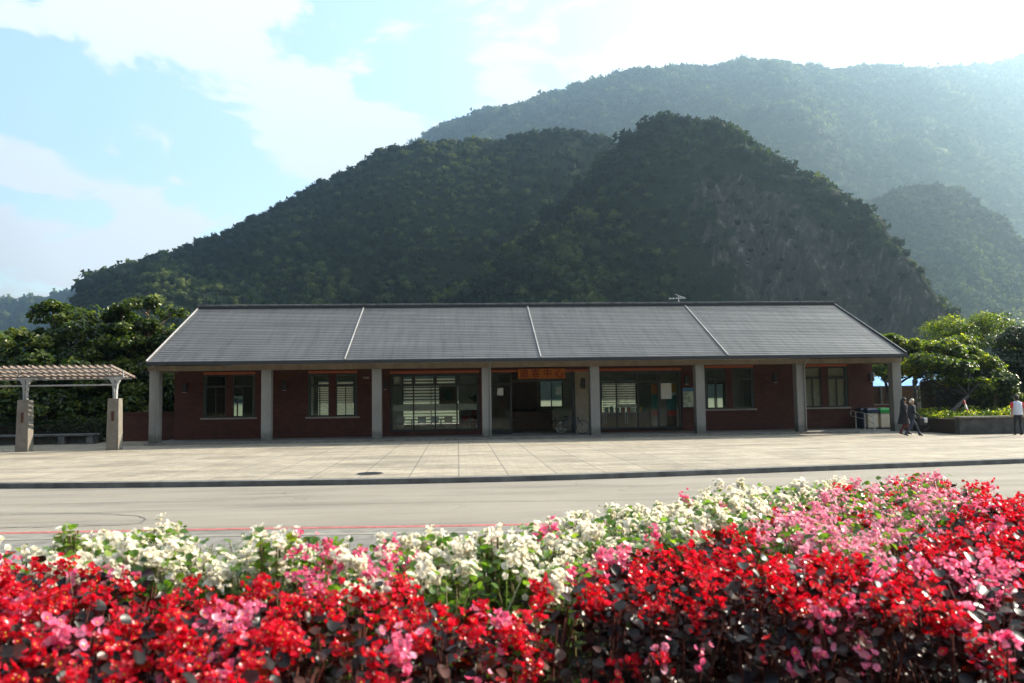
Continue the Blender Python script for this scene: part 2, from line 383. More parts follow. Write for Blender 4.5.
M['leaf_lite'] = leafmat('bright_tree_leaves', [(0.018, 0.04, 0.008), (0.08, 0.135, 0.016), (0.24, 0.27, 0.03)], 0.58, 0.42, (2.0, 1.9, .7))
M['leaf_deep'] = leafmat('evergreen_leaves', [(0.014, 0.032, 0.010), (0.026, 0.05, 0.013), (0.05, 0.075, 0.016)], 0.3, 0.5)
M['forest'] = leafmat('forest_canopy', [(0.006, 0.014, 0.008), (0.022, 0.040, 0.014), (0.09, 0.112, 0.030)], 0.36, 0.85, spec=0.15)
a = Mat('forest_slope')   # undergrowth on gentle ground, rock on the steep cliffs
g = a.ramp(a.noise(0.3, 8, 0.7), [(0.35, (0.008, 0.016, 0.008)), (0.65, (0.032, 0.048, 0.018))])
rk = a.ramp(a.noise(0.22, 10, 0.72, a.sc(1.2, 1.2, 0.2), 0.5), [(0.28, (0.03, 0.034, 0.022)), (0.48, (0.07, 0.065, 0.052)), (0.58, (0.13, 0.115, 0.095)), (0.66, (0.32, 0.29, 0.25))])
at_ = a.n('ShaderNodeAttribute', attribute_name='rock')
mk = a.n('ShaderNodeMath', operation='ADD'); a.l(at_.outputs['Fac'], mk.inputs[0])
m2 = a.n('ShaderNodeMath', operation='MULTIPLY_ADD'); a.l(a.noise(0.11, 9, 0.75, a.sc(1, 1, 0.4)), m2.inputs[0]); m2.inputs[1].default_value = 2.6; m2.inputs[2].default_value = -1.58
a.l(m2.outputs[0], mk.inputs[1])
m3 = a.n('ShaderNodeMapRange'); a.l(mk.outputs[0], m3.inputs['Value']); m3.inputs['From Min'].default_value = 0.35; m3.inputs['From Max'].default_value = 0.6
a.base(a.mix(m3.outputs[0], g, rk), 0.95, 0, 0.1).bump(a.noise(0.25, 10, 0.75, a.sc(1, 1, 0.35)), 1.0, 5.0); M['slope'] = a.m
a = Mat('grassland'); a.base(a.ramp(a.noise(0.4, 6, 0.65), [(0.3, (0.035, 0.05, 0.018)), (0.7, (0.085, 0.10, 0.035))]), 0.95); M['grass'] = a.m

# ------------------------------------------------------------------ ground, road, plaza
def sheet(name, pts, z, mat, kind='structure'):
    me = bpy.data.meshes.new(name); me.from_pydata([(x, y, z) for x, y in pts], [], [tuple(range(len(pts)))]); me.update()
    if me.polygons[0].normal.z < 0: me.flip_normals()
    me.materials.append(mat); o = bpy.data.objects.new(name, me); col.objects.link(o); o['kind'] = kind; return o
def strip(name, near, far, z, mat, z0=None, kind='structure'):
    """ribbon between two same-length polylines; with z0 a solid down to z0"""
    n = len(near); mb = MB()
    vs = [(x, y, z) for x, y in near] + [(x, y, z) for x, y in far]
    fs = [(i, i+1, n+i+1, n+i) for i in range(n-1)]
    if z0 is not None:
        vs += [(x, y, z0) for x, y in near] + [(x, y, z0) for x, y in far]
        fs += [(2*n+i, 2*n+i+1, i+1, i) for i in range(n-1)] + [(n+i, n+i+1, 3*n+i+1, 3*n+i) for i in range(n-1)]
        fs += [(0, n, 3*n, 2*n), (n-1, 3*n-1, 4*n-1, 2*n-1)]
    mb.add(vs, fs); o = mb.build(name, mat); o['kind'] = kind; return o
def curve(pts, n=60):
    xs = np.array([p[0] for p in pts]); ys = np.array([p[1] for p in pts])
    X = np.linspace(xs[0], xs[-1], n); Y = np.interp(X, xs, ys)
    for _ in range(3): Y[1:-1] = (Y[:-2]+2*Y[1:-1]+Y[2:])/4
    return [(float(a_), float(b_)) for a_, b_ in zip(X, Y)]
def shift(c, dy): return [(x, y+dy) for x, y in c]
sheet('ground', [(-5000, -3000), (5000, -3000), (5000, 5000), (-5000, 5000)], -0.22, M['grass'])
kc = curve([(-60, 33), (-30, 25.2), (-18, 22.2), (-11.5, 21.0), (-8, 20.55), (-5, 20.27), (-1.5, 20.05), (1.33, 20.04), (4.5, 20.3), (8.03, 20.85), (12, 21.35), (16.18, 21.95), (25, 23.6), (40, 27.5), (70, 36)], 120)
rc = curve([(-60, 22), (-30, 16.2), (-14, 14.2), (-7.57, 13.84), (-5.1, 13.78), (-2.66, 13.62), (0.68, 13.36), (5, 13.3), (10, 13.8), (20, 15.4), (40, 20.5), (70, 29)], 120)
strip('road', shift(rc, -0.8), shift(kc, 0.05), -0.13, M['asphalt'])
strip('road_line', shift(rc, -0.09), shift(rc, 0.09), -0.126, M['red_paint'])
strip('gutter', shift(rc, -0.62), shift(rc, -0.22), -0.125, M['gutter'])
strip('plaza_kerb', shift(kc, 0.0), shift(kc, 0.28), 0.0, M['kerb_dark'], -0.2)
strip('plaza', shift(kc, 0.28), [(x, 62) for x, y in kc], 0.003, M['plaza'])
strip('near_kerb', shift(rc, -0.80), shift(rc, -0.62), -0.112, M['kerb_light'], -0.2)
strip('verge', [(x, -30) for x, y in rc], shift(rc, -0.80), -0.118, M['gutter'])
# tar-sealed crack looping across the road
cp = [(-20, 516), (20, 514), (70, 513.5), (110, 514), (138, 516), (146, 519), (140, 523), (115, 525.5), (60, 526.5), (10, 527.5), (-20, 528)]
pts = [gat(u, v, -0.126) for u, v in cp]; tr = MB()
for p, q in zip(pts[:-1], pts[1:]):
    for k in range(8):
        A = Vector(p).lerp(Vector(q), k/8); B = Vector(p).lerp(Vector(q), (k+1.2)/8)
        j = random.uniform(-0.03, 0.03); d = (B-A).normalized(); nrm = Vector((-d.y, d.x))*random.uniform(0.006, 0.022)
        A = A + Vector((0, j)); B = B + Vector((0, j))
        i_ = len(tr.v); z_ = -0.1262 + 0.00002*(i_ % 60)
        tr.add([(A.x-nrm.x, A.y-nrm.y, z_), (A.x+nrm.x, A.y+nrm.y, z_), (B.x+nrm.x, B.y+nrm.y, z_), (B.x-nrm.x, B.y-nrm.y, z_)], [(0, 1, 2, 3)])
o = tr.build('road_crack_seal', M['tar']); o['kind'] = 'structure'

# manhole grating
mh = empty('manhole_cover', (-2.35, 21.5, 0.003), 'round dark manhole grating set in the paving near the kerb', 'manhole cover')
b = MB(); b.tube([(-2.35, 21.5, 0.0), (-2.35, 21.5, 0.014)], 0.36, 28); b.build('rim', M['kerb_dark'], mh)
b = MB()
for k in range(-4, 5): 
    hw = math.sqrt(max(0.32**2-(k*0.07)**2, 0.001)); b.box(-2.35-hw, 21.5+k*0.07-0.014, 0.014, -2.35+hw, 21.5+k*0.07+0.014, 0.026)
b.build('grate', M['fascia'], mh)

# ------------------------------------------------------------------ mountains
def ico(sub, seed, amp):
    bm = bmesh.new(); bmesh.ops.create_icosphere(bm, subdivisions=sub, radius=1)
    V = np.array([v.co[:] for v in bm.verts]); Fc = np.array([[v.index for v in f.verts] for f in bm.faces]); bm.free()
    r_ = np.random.default_rng(seed); V = V*(1+r_.uniform(-amp, amp, len(V)))[:, None]; return V, Fc
def crown_template(seed, ncard, csize):
    """small far-away tree crown: a lumpy inner mass and loose leaf clumps over it (triangles)"""
    r_ = np.random.default_rng(seed)
    V, Fc = ico(1, seed, 0.22); V = V*np.array([0.82, 0.82, 0.72])
    th = r_.uniform(0, 2*np.pi, ncard); cz = r_.uniform(-0.35, 1, ncard); s_ = np.sqrt(1-cz**2)
    rr = r_.uniform(0.78, 1.12, ncard)
    C = np.stack([s_*np.cos(th)*rr, s_*np.sin(th)*rr, cz*0.85*rr], 1)
    tv = np.array([[-.5, -.3, 0], [.5, -.35, .1], [.05, .55, -.05]])
    Mx = rand_rot(ncard, None, r_)
    V2, F2 = instance(tv, np.array([[0, 1, 2]]), C, Mx, r_.uniform(0.6, 1.3, ncard)*csize)
    return np.vstack([V, V2]), np.vstack([Fc, F2+len(V)])
def mountain(name, ridge, Y, front, back, seed, amp, step, tree, forest_name, lab, spurs=(), rockfn=None, crease=0.0, e=0.12, lower=0.0):
    """ridge: pixels of the crest seen at depth Y.  front/back: horizontal reach of the slopes"""
    P = np.array([at(q[0], q[1], q[2] if len(q) > 2 else Y) for q in ridge]); rx, rz, ry = P[:, 0], P[:, 2], P[:, 1]
    X = np.arange(rx[0], rx[-1]+step, step); Yg = np.arange(ry.min()-front, Y+back+step, step)
    GX, GY = np.meshgrid(X, Yg)
    def height(x, y):
        yr = np.interp(x, rx, ry) + fbm(x/160, x*0+seed, seed, 3)*(25 if not rockfn else 10)
        rzx = np.interp(x, rx, rz); t = np.where(y < yr, (yr-y)/front, (y-yr)/back); t = np.clip(t, 0, 1)
        p = 1-(np.sqrt(t*t+e*e)-e)/(math.sqrt(1+e*e)-e)
        z = rzx*p
        env = np.clip(t*6, 0.12, 1)*np.clip((1-t)*5, 0.1, 1)
        z = z + fbm(x/70, y/70, seed+3, 5, 0.55)*amp*env
        if crease: z = z + (np.abs(fbm(x/110+y/300, y/260, seed+9, 3))*2-0.5)*crease*env
        for (x0, y0, x1, y1, wd, hh) in spurs:
            dx, dy = x1-x0, y1-y0; q = np.clip(((x-x0)*dx+(y-y0)*dy)/(dx*dx+dy*dy), 0, 1)
            d = np.hypot(x-(x0+q*dx), y-(y0+q*dy)); z = z+hh*np.exp(-(d/wd)**1.4)*np.clip(q*2.2, 0, 1)*np.clip((1-q)*3, 0, 1)
        if rockfn:
            k_ = rockfn(x, z); z = z + k_*(fbm(x/9, y/30, seed+40, 4, .6)*9 + np.abs(fbm(x/22, y/60, seed+41, 3))*16 - 6)
        return np.maximum(z-lower, -3)
    Z = height(GX, GY)
    ny, nx = GX.shape; V = np.stack([GX, GY, Z], 2).reshape(-1, 3)
    idx = np.arange(ny*nx).reshape(ny, nx)
    Fq = np.stack([idx[:-1, :-1], idx[:-1, 1:], idx[1:, 1:], idx[1:, :-1]], 2).reshape(-1, 4)
    o = np_mesh(name, V, Fq, M['slope'], smooth=True); o['kind'] = 'structure'
    rock = rockfn(V[:, 0], V[:, 2]) if rockfn else np.zeros(len(V))
    at_ = o.data.attributes.new('rock', 'FLOAT', 'POINT'); at_.data.foreach_set('value', rock.astype(np.float32))
    # forest
    sp, size, ncard, csize, jt = tree
    x = np.arange(rx[0]+2, rx[-1]-2, sp); y = np.arange(ry.min()-front+2, Y+min(back, 40), sp)
    TX, TY = np.meshgrid(x, y); TX = TX.ravel()+rng.uniform(-.5, .5, TX.size)*sp; TY = TY.ravel()+rng.uniform(-.5, .5, TY.size)*sp
    TZ = height(TX, TY)
    keep = TZ > 1
    if rockfn: keep &= rng.uniform(0, 1, len(TX)) > np.clip(rockfn(TX, TZ)*1.25+(fbm(TX/14, TZ/14, 5, 3))*0.9*(rockfn(TX, TZ) > .05), 0, 0.62)
    # only what can be seen over the roofs and trees in front
    ang = (TZ-CAM_H)/np.hypot(TX, TY); keep &= ang > 0.045
    TX, TY, TZ = TX[keep], TY[keep], TZ[keep]; n = len(TX)
    S = size*np.exp(rng.normal(0, 0.30, n))*(1+0.6*fbm(TX/40, TY/40, 77, 3))
    if rockfn: S *= 1-.35*rockfn(TX, TZ)
    tv_all, tf_all, ti = [], [], []; base = 0
    pick = rng.integers(0, 4, n)
    for k in range(4):
        tv, tf = crown_template(seed*10+k, ncard, csize)
        q = pick == k; P_ = np.stack([TX, TY, TZ+S*0.25], 1)[q]
        Mx = basis(np.tile([[0, 0, 1.]], (q.sum(), 1)), rng.uniform(0, 6.3, q.sum()))
        V_, F2 = instance(tv, tf, P_, Mx, np.stack([S[q], S[q], S[q]*rng.uniform(.8, 1.25, q.sum())], 1))
        tv_all.append(V_); tf_all.append(F2+base); base += len(V_)
        tone = np.clip(0.45+0.9*fbm(P_[:, 0]/60, P_[:, 1]/60, 5, 3)+rng.normal(0, 0.26, len(P_)), 0, 1)
        ti.append((tone[:, None]+rng.normal(0, jt, (len(P_), len(tf)))).ravel())
    fo = np_mesh(forest_name, np.vstack(tv_all), np.vstack(tf_all), M['forest'], tint=np.clip(np.concatenate(ti), 0, 1))
    tag(fo, lab, 'forest', kind='stuff'); print(forest_name, n, 'crowns', len(fo.data.polygons))
    return o

B_ridge = [(415, 335), (440, 305), (480, 270), (540, 225), (590, 178), (622, 146), (660, 122), (700, 124, 470), (740, 142, 455), (790, 168, 430), (850, 198, 400), (873, 230, 388), (888, 262, 378), (905, 288, 368), (930, 312, 355), (960, 340, 345)]
def rockB(x, z):
    # cliffs on the right-hand flank below the wooded crest
    cx_ = at(805, 262, 400); w_ = 75.0
    pp = [at(q[0], q[1], q[2] if len(q) > 2 else 480) for q in B_ridge]; top = np.interp(x, [p[0] for p in pp], [p[2] for p in pp])
    return np.clip(1.15-((x-cx_[0])/w_)**2*1.3, 0, 1)*np.clip((top-22-z)/30+0.25*fbm(x/18, z/18, 3, 3), 0, 1)*np.clip((z-5)/30+.6, 0, 1)
mountain('hill_front', B_ridge, 480, 100, 140, 3, 12, 2.0, (4.1, 3.1, 24, 0.55, 0.12), 'front_hill_forest', 'dark green forest over the nearest peak, thinning out on its grey cliff', rockfn=rockB, crease=9, lower=2.5, e=0.30)
A_ridge = [(70, 330), (82, 298), (96, 274), (120, 265), (160, 254), (200, 240), (240, 227), (270, 212), (300, 193), (340, 172), (380, 152), (420, 141), (460, 134), (500, 134), (560, 131), (605, 140), (640, 165), (700, 210), (760, 260)]
mountain('hill_ridge', A_ridge, 640, 165, 160, 8, 16, 4.5, (4.9, 3.3, 16, 0.55, 0.1), 'ridge_forest', 'blue-green shaded forest on the long ridge falling to the left', crease=26, lower=3)
D_ridge = [(770, 330), (800, 275), (845, 222), (875, 198), (905, 190), (945, 189), (957, 214), (963, 245), (975, 285), (990, 312), (1020, 335)]
mountain('hill_spur', D_ridge, 1100, 360, 260, 5, 24, 7, (6.5, 4.4, 12, 0.55, 0.1), 'spur_forest', 'hazy forest on the flat-topped spur right of the nearest peak', crease=30, e=0.25, lower=4)
C_ridge = [(300, 230), (380, 170), (430, 134), (470, 118), (520, 103), (560, 91), (610, 78), (650, 72), (700, 68), (740, 62), (780, 66), (830, 71), (880, 64), (930, 73), (980, 66), (1024, 60), (1100, 52), (1250, 60), (1500, 160)]
s0 = at(745, 100, 1780); s1 = at(850, 205, 1440); s2 = at(900, 105, 1760); s3 = at(1010, 230, 1480)
mountain('hill_far', C_ridge, 2050, 900, 400, 14, 20, 18, (12.5, 8.2, 9, 0.6, 0.08), 'far_forest', 'pale hazy forest on the highest mountain behind everything',
         spurs=[(s0[0], s0[1], s1[0], s1[1], 85, 110), (s2[0], s2[1], s3[0], s3[1], 95, 70)], crease=42, lower=8)
E_ridge = [(-160, 285), (-60, 292), (0, 299), (20, 300), (45, 297), (60, 292), (90, 289), (150, 280), (260, 290)]
mountain('hill_distant', E_ridge, 2300, 300, 250, 21, 25, 16, (16, 9, 8, 0.6, 0.08), 'distant_forest', 'blue distant wooded ridge low on the far left', lower=6)
# unseen hillside added behind the viewer to darken window reflections and sky fill
xs = np.linspace(-700, 700, 60); ys = np.linspace(-520, -60, 24); GX, GY = np.meshgrid(xs, ys)
Z = np.clip((-GY-60)/3.2, 0, 160)*(1+0.3*fbm(GX/120, GY/120, 4, 4)); idx = np.arange(Z.size).reshape(Z.shape)
o = np_mesh('added_hill_behind', np.stack([GX, GY, Z], 2).reshape(-1, 3), np.stack([idx[:-1, :-1], idx[:-1, 1:], idx[1:, 1:], idx[1:, :-1]], 2).reshape(-1, 4), M['slope'], smooth=True); o['kind'] = 'structure'
# the air
hz = MB().box(-3000, -700, -1.4, 3400, 3300, 1060).build('haze', bpy.data.materials.new('haze_air')); hm = hz.data.materials[0]; hm.use_nodes = True
hm.node_tree.nodes.clear(); pv = hm.node_tree.nodes.new('ShaderNodeVolumePrincipled'); ho = hm.node_tree.nodes.new('ShaderNodeOutputMaterial')
pv.inputs['Color'].default_value = (0.50, 0.77, 1.0, 1); pv.inputs['Density'].default_value = 0.00024; pv.inputs['Anisotropy'].default_value = 0.78
hm.node_tree.links.new(pv.outputs[0], ho.inputs['Volume']); tag(hz, 'thin blue morning haze in the valley air', 'haze', kind='stuff')


# ------------------------------------------------------------------ the long brick building
bx = empty('visitor_centre', (3.8, 37.5, 0), 'long single-storey red brick building with grey tiled roof and concrete porch columns', 'building')
WY = 40.0; XL, XR = -13.85, 21.55
COLX = [-13.82, -8.81, -3.77, 1.34, 6.47, 11.55, 16.5, 21.3]
# porch floor with a chamfered step
b = MB(); b.box(-14.15, 37.05, -0.1, 19.2, 48.2, 0.10); b.build('porch_floor', M['gutter'], bx)
# columns
for i, x in enumerate(COLX):
    z0 = 0.10 if i < 7 else 0.0
    box('column', M['concrete'], bx, x-0.22, 37.28, z0, x+0.22, 37.72, 3.37, bevel=0.015)
box('beam', M['beam'], bx, -14.10, 37.26, 3.37, 21.60, 37.74, 3.60)
# side beams tying the end columns back to the walls
for x in (-13.82, 21.3): box('side_beam', M['beam'], bx, x-0.2, 37.742, 3.37, x+0.2, 39.9, 3.598)
box('porch_ceiling', M['soffit'], bx, -13.6, 37.745, 3.52, 21.08, 39.9, 3.56)
# roof: rows of metal tiles, each lapping the one below
rd0, rd1, ye, ze, yr, zr = -13.95, 21.47, 36.68, 3.76, 43.9, 7.03
def roof_side(s):
    b = MB(); n = 34
    for k in range(n):
        t0, t1 = k/n, (k+1)/n
        y0 = yr+s*(yr-ye)*(1-t0)*-1 if s > 0 else ye+(yr-ye)*t0
        def P(t, dz):
            y = ye+(yr-ye)*t; y = y if s < 0 else 2*yr-y
            return y, ze+(zr-ze)*t+dz
        a0 = P(t0, 0.018); a1 = P(t1, 0.0); l0 = P(t0, -0.03)
        b.add([(rd0, *a0), (rd1, *a0), (rd1, *a1), (rd0, *a1), (rd0, *l0), (rd1, *l0)], [(0, 1, 2, 3), (4, 5, 1, 0)] if s < 0 else [(3, 2, 1, 0), (0, 1, 5, 4)])
    return b
rf = roof_side(-1).build('roof', M['roof'], bx)
rb = roof_side(1).build('rear_roof', M['roof'], bx)
# boarded underside of the slopes
b = MB(); b.add([(rd0+.02, ye+.05, ze-.06), (rd1-.02, ye+.05, ze-.06), (rd1-.02, yr, zr-.07), (rd0+.02, yr, zr-.07), (rd0+.02, 2*yr-ye-.05, ze-.06), (rd1-.02, 2*yr-ye-.05, ze-.06)], [(0, 3, 2, 1), (3, 4, 5, 2)]); b.build('soffit', M['soffit'], bx)
# gable triangles closing the loft
for x in (XL+.02, XR-.1):
    b = MB(); b.add([(x, 40.0, 3.6), (x, 47.8, 3.6), (x, 43.9, 6.9), (x, 40.0, 5.15), (x, 47.8, 5.15), (x+.1, 40.0, 3.6), (x+.1, 47.8, 3.6), (x+.1, 43.9, 6.9), (x+.1, 40.0, 5.15), (x+.1, 47.8, 5.15)], [(0, 1, 4, 2, 3), (5, 8, 7, 9, 6), (0, 3, 8, 5), (3, 2, 7, 8), (2, 4, 9, 7), (4, 1, 6, 9)])
    b.build('gable', M['brick'], bx)
b = MB(); b.box(rd0-.03, ye-.06, 3.60, rd1+.03, ye+.06, 3.765); b.build('gutter', M['fascia'], rf, bevel=0.012)
def seam(x0, x1, name, mat, w_=0.05, h_=0.04):
    b = MB(); b.bar((x0, ye-.03, ze+.045), (x1, yr-.02, zr+.03), w_, h_, (0, -.4, 1)); return b.build(name, mat, rf)
seam(-5.14, -5.10, 'roof_seam', M['roof_trim']); seam(3.86, 3.9, 'roof_seam', M['roof_trim']); seam(12.74, 12.78, 'roof_seam', M['roof_trim'])
seam(rd0, rd0, 'verge_trim', M['roof_trim'], .05, .06); seam(rd1, rd1, 'verge_trim', M['fascia'], .08, .09)
for x in (rd0, rd1):
    b = MB(); b.bar((x, 2*yr-ye+.03, ze+.045), (x, yr+.02, zr+.03), .08, .09, (0, .4, 1)); b.build('verge_trim', M['roof_trim'], rb)
b = MB(); b.box(-14.02, 43.72, zr-.02, 21.52, 44.08, zr+.13); b.build('ridge_cap', M['ridge'], rf, bevel=0.03)
b = MB(); b.box(-14.0, 43.66, zr-.09, 21.5, 43.715, zr+.035); b.build('ridge_flashing', M['fascia'], rf)
for x in (-13.82, 1.34, 16.5):
    b = MB(); b.tube([(x+.16, 36.72, 3.62), (x+.16, 37.0, 3.40), (x+.16, 37.22, 3.25), (x+.16, 37.235, .12)], .035, 8); b.build('downpipe', M['concrete'], bx)
# walls with openings (X0, X1, Z0, Z1)
OPEN = [(-12.47, -9.99, 1.15, 3.26), (-7.41, -5.01, 1.12, 3.26), (-3.39, 1.06, 0.31, 3.26), (1.60, 6.86, 0.10, 3.32), (7.15, 11.4, 0.18, 3.26), (12.65, 15.19, 1.20, 3.30), (17.76, 20.19, 1.20, 3.30)]
b = MB(); x = XL
for (x0, x1, z0, z1) in OPEN:
    b.box(x, WY, 0.10, x0, WY+.24, 3.6)
    if z0 > 0.11: b.box(x0, WY, 0.10, x1, WY+.24, z0)
    b.box(x0, WY, z1, x1, WY+.24, 3.6); x = x1
b.box(x, WY, 0.0, XR, WY+.24, 3.6); b.build('wall', M['brick'], bx)
b = MB(); b.box(XL, WY+.24, 0.0, XL+.24, 47.56, 3.6); b.build('side_wall', M['brick'], bx)
b = MB(); b.box(XR-.24, WY+.24, 0.0, XR, 47.56, 3.6); b.build('side_wall', M['brick'], bx)
# rear wall with windows, several added, sized and placed to brighten the rooms
RW = [(-13.3, -12.5, 0.6, 2.3), (-8.3, -6.1, 0.9, 3.1), (-3.3, 0.1, 0.35, 3.30), (4.9, 6.3, 1.3, 2.9), (8.6, 10.8, 0.5, 2.9), (15.1, 16.2, 0.9, 2.6)]
b = MB(); x = XL
for (x0, x1, z0, z1) in RW:
    b.box(x, 47.56, 0, x0, 47.8, 3.6); b.box(x0, 47.56, 0, x1, 47.8, z0); b.box(x0, 47.56, z1, x1, 47.8, 3.6); x = x1
b.box(x, 47.56, 0, XR, 47.8, 3.6); b.build('rear_wall', M['white_wall'], bx)
for (x0, x1, z0, z1) in RW:
    b = MB(); 
    for z in (z0, z1-.06): b.box(x0, 47.62, z, x1, 47.70, z+.06)
    for x in (x0, (x0+x1)/2-.03, x1-.06): b.box(x, 47.60, z0+.06, x+.06, 47.72, z1-.06)
    rwf = b.build('rear_window', M['dark_frame'], bx)
    if x0 in (-3.3, 8.6, -8.3):  # slats beyond the cafe ones are added to glow as bright patches
        b = MB(); n = 15
        for k in range(n):
            z = z0+.1+(z1-z0-.2)*k/n; b.add([(x0+.08, 47.50, z), (x1-.08, 47.50, z), (x1-.08, 47.56, z+.085), (x0+.08, 47.56, z+.085)], [(0, 1, 2, 3)])
        b.build('blind', M['blind'], rwf)
box('interior_floor', M['grey_floor'], bx, XL+.24, WY+.24, 0.10, XR-.24, 47.56, 0.12)
box('ceiling', M['ceiling'], bx, XL+.24, WY+.24, 3.36, XR-.24, 47.56, 3.42)
for x, y1 in ((-8.6, 47.5), (-4.2, 47.5), (1.30, 47.5), (6.95, 47.5), (11.9, 47.5), (16.4, 47.5)):
    box('partition', M['white_wall'], bx, x, WY+.24, 0.12, x+.12, y1, 3.36)

# windows: green frame, brick-coloured middle post, transoms, panes, sill
def window(x0, x1, z0, z1, lintel=True):
    b = MB(); y0, y1 = WY+.03, WY+.13; f = 0.09; mid = (x0+x1)/2
    b.box(x0, y0, z0, x0+f, y1, z1); b.box(x1-f, y0, z0, x1, y1, z1); b.box(x0+f, y0+.04, z1-.03, x1-f, y1-.001, z1)
    b.v = [v if not (abs(v[0]-x0-f) < 1e-6 and v[2] > z1-.04 and v[1] > y0+.03) else (v[0]-.01, v[1], v[2]-.001) for v in b.v]
    w_ = b.build('window', M['green_frame'], bx)
    b = MB(); b.box(x0+f, y0+.01, z0, mid-.16, y1-.01, z0+.07); b.box(mid+.16, y0+.01, z0, x1-f, y1-.01, z0+.07)
    zt = z0+(z1-z0)*0.72; hz_ = 0.10
    for (p, q) in ((x0+f, mid-.16), (mid+.16, x1-f)):
        b.box(p, y0+.01, zt-hz_/2, q, y1-.01, zt+hz_/2); b.box(p, y0+.01, z1-.08, q, y1-.01, z1)
        for xx in (p, q-.05): b.box(xx, y0+.012, z0+.07, xx+.05, y1-.012, zt-hz_/2); b.box(xx, y0+.012, zt+hz_/2, xx+.05, y1-.012, z1-.08)
        c_ = (p+q)/2; b.box(c_-.02, y0+.014, z0+.07, c_+.02, y1-.014, zt-hz_/2)
    b.build('frame', M['dark_frame'], w_)
    b = MB(); b.box(mid-.16, WY+.02, z0, mid+.16, WY+.2, z1); b.build('centre_post', M['brick'], w_)
    for (p, q) in ((x0+f, mid-.16), (mid+.16, x1-f)):
        for (r_, s_) in ((z0+.07, zt-hz_/2), (zt+hz_/2, z1-.08)):
            b = MB(); b.add([(p+.04, WY+.08, r_), (q-.04, WY+.08, r_), (q-.04, WY+.08, s_), (p+.04, WY+.08, s_)], [(0, 1, 2, 3)]); b.build('pane', M['glass'], w_)
    b = MB(); b.box(x0-.12, WY-.07, z0-.09, x1+.12, WY+.10, z0-.002); b.build('sill', M['sill'], w_, bevel=.01)
    if lintel: b = MB(); b.box(x0, WY+.015, z1+.003, x1, WY-.012, z1+.12); b.build('lintel', M['orange_trim'], w_)
for i, k in enumerate((0, 1, 5, 6)):
    x0, x1, z0, z1 = OPEN[k]; window(x0, x1, z0, z1, True)
# drawn blinds behind the right-hand window
for p, q in ((17.86, 18.8), (19.15, 20.1)):
    b = MB(); b.box(p, WY+.2, 1.25, q, WY+.215, 3.28); b.build('blind', simple('window_blind_cloth', (0.48, 0.42, 0.30), 0.85), bx)
# shop fronts
def shopfront(x0, x1, z0, z1, xs, name='shopfront'):
    b = MB(); y0, y1 = WY+.03, WY+.13; zt = 2.62
    b.box(x0, y0, z0, x1, y1, z0+.1); b.box(x0, y0, z1-.14, x1, y1, z1); b.box(x0, y0+.004, zt-.05, x1, y1-.004, zt+.05)
    for i, x in enumerate(xs):
        wd = .05 if i in (0, len(xs)-1) else .035
        b.box(x-wd, y0+.002, z0+.1, x+wd, y1-.002, zt-.05); b.box(x-.09, y0-.002, zt+.05, x+.09, y1-.002, z1-.14)
    s = b.build(name, M['dark_frame'], bx)
    for p, q in zip(xs[:-1], xs[1:]):
        for (r_, s_) in ((z0+.1, zt-.05), (zt+.05, z1-.14)):
            b = MB(); b.add([(p+.03, WY+.08, r_), (q-.03, WY+.08, r_), (q-.03, WY+.08, s_), (p+.03, WY+.08, s_)], [(0, 1, 2, 3)]); b.build('pane', M['glass'], s)
    b = MB(); b.box(x0, WY-.012, z1+.003, x1, WY+.015, z1+.13); b.build('lintel', M['orange_trim'], s)
    return s
s1 = shopfront(-3.39, 1.06, 0.31, 3.20, [-3.3, -2.22, -1.14, -0.06, 1.0])
b = MB(); b.box(-3.28, WY+.095, 1.35, 0.98, WY+.10, 1.66); b.build('frosted_band', M['frost'], s1)
s2 = shopfront(7.15, 11.4, 0.25, 3.20, [7.2, 8.05, 9.15, 10.2, 11.32])
b = MB(); b.box(8.1, WY+.095, 1.35, 9.1, WY+.10, 1.5); b.build('frosted_band', M['frost'], s2)
# entrance: glazed side panel, recessed opening, inner pillar with a speaker
e = MB(); e.box(1.62, WY+.03, .1, 1.70, WY+.13, 3.26); e.box(2.62, WY+.03, .1, 2.72, WY+.13, 3.26); e.box(1.70, WY+.032, .1, 2.62, WY+.13, .36); e.box(1.70, WY+.032, 2.57, 2.62, WY+.13, 2.67); e.box(1.70, WY+.032, 3.12, 2.62, WY+.13, 3.26)
e.box(2.72, WY+.03, 2.72, 5.75, WY+.13, 2.80); e.box(5.75, WY+.03, .1, 5.88, WY+.13, 3.26)
en = e.build('entrance', M['dark_frame'], bx)
for (p, q, r_, s_) in ((1.70, 2.62, .36, 2.57), (1.70, 2.62, 2.67, 3.12), (4.75, 5.75, .13, 2.7)):
    b = MB(); b.add([(p, WY+.08, r_), (q, WY+.08, r_), (q, WY+.08, s_), (p, WY+.08, s_)], [(0, 1, 2, 3)]); b.build('pane', M['glass'], en)
box('inner_pillar', M['beige'], en, 5.93, WY+.05, .1, 6.62, WY+.20, 3.26)
b = MB(); b.box(5.885, WY+.02, .1, 5.925, WY+.2, 3.3); b.box(6.63, WY+.02, .1, 6.78, WY+.2, 3.3); b.build('green_jamb', M['green_frame'], en)
box('lintel', M['orange_trim'], en, 1.6, WY-.012, 3.205, 6.86, WY+.015, 3.31)
box('reception_desk', M['wood'], en, 2.9, 44.0, .12, 5.4, 44.6, 1.15, bevel=.02)
box('reception_screen', M['wood'], en, 2.6, 46.6, .12, 4.6, 46.7, 3.3)
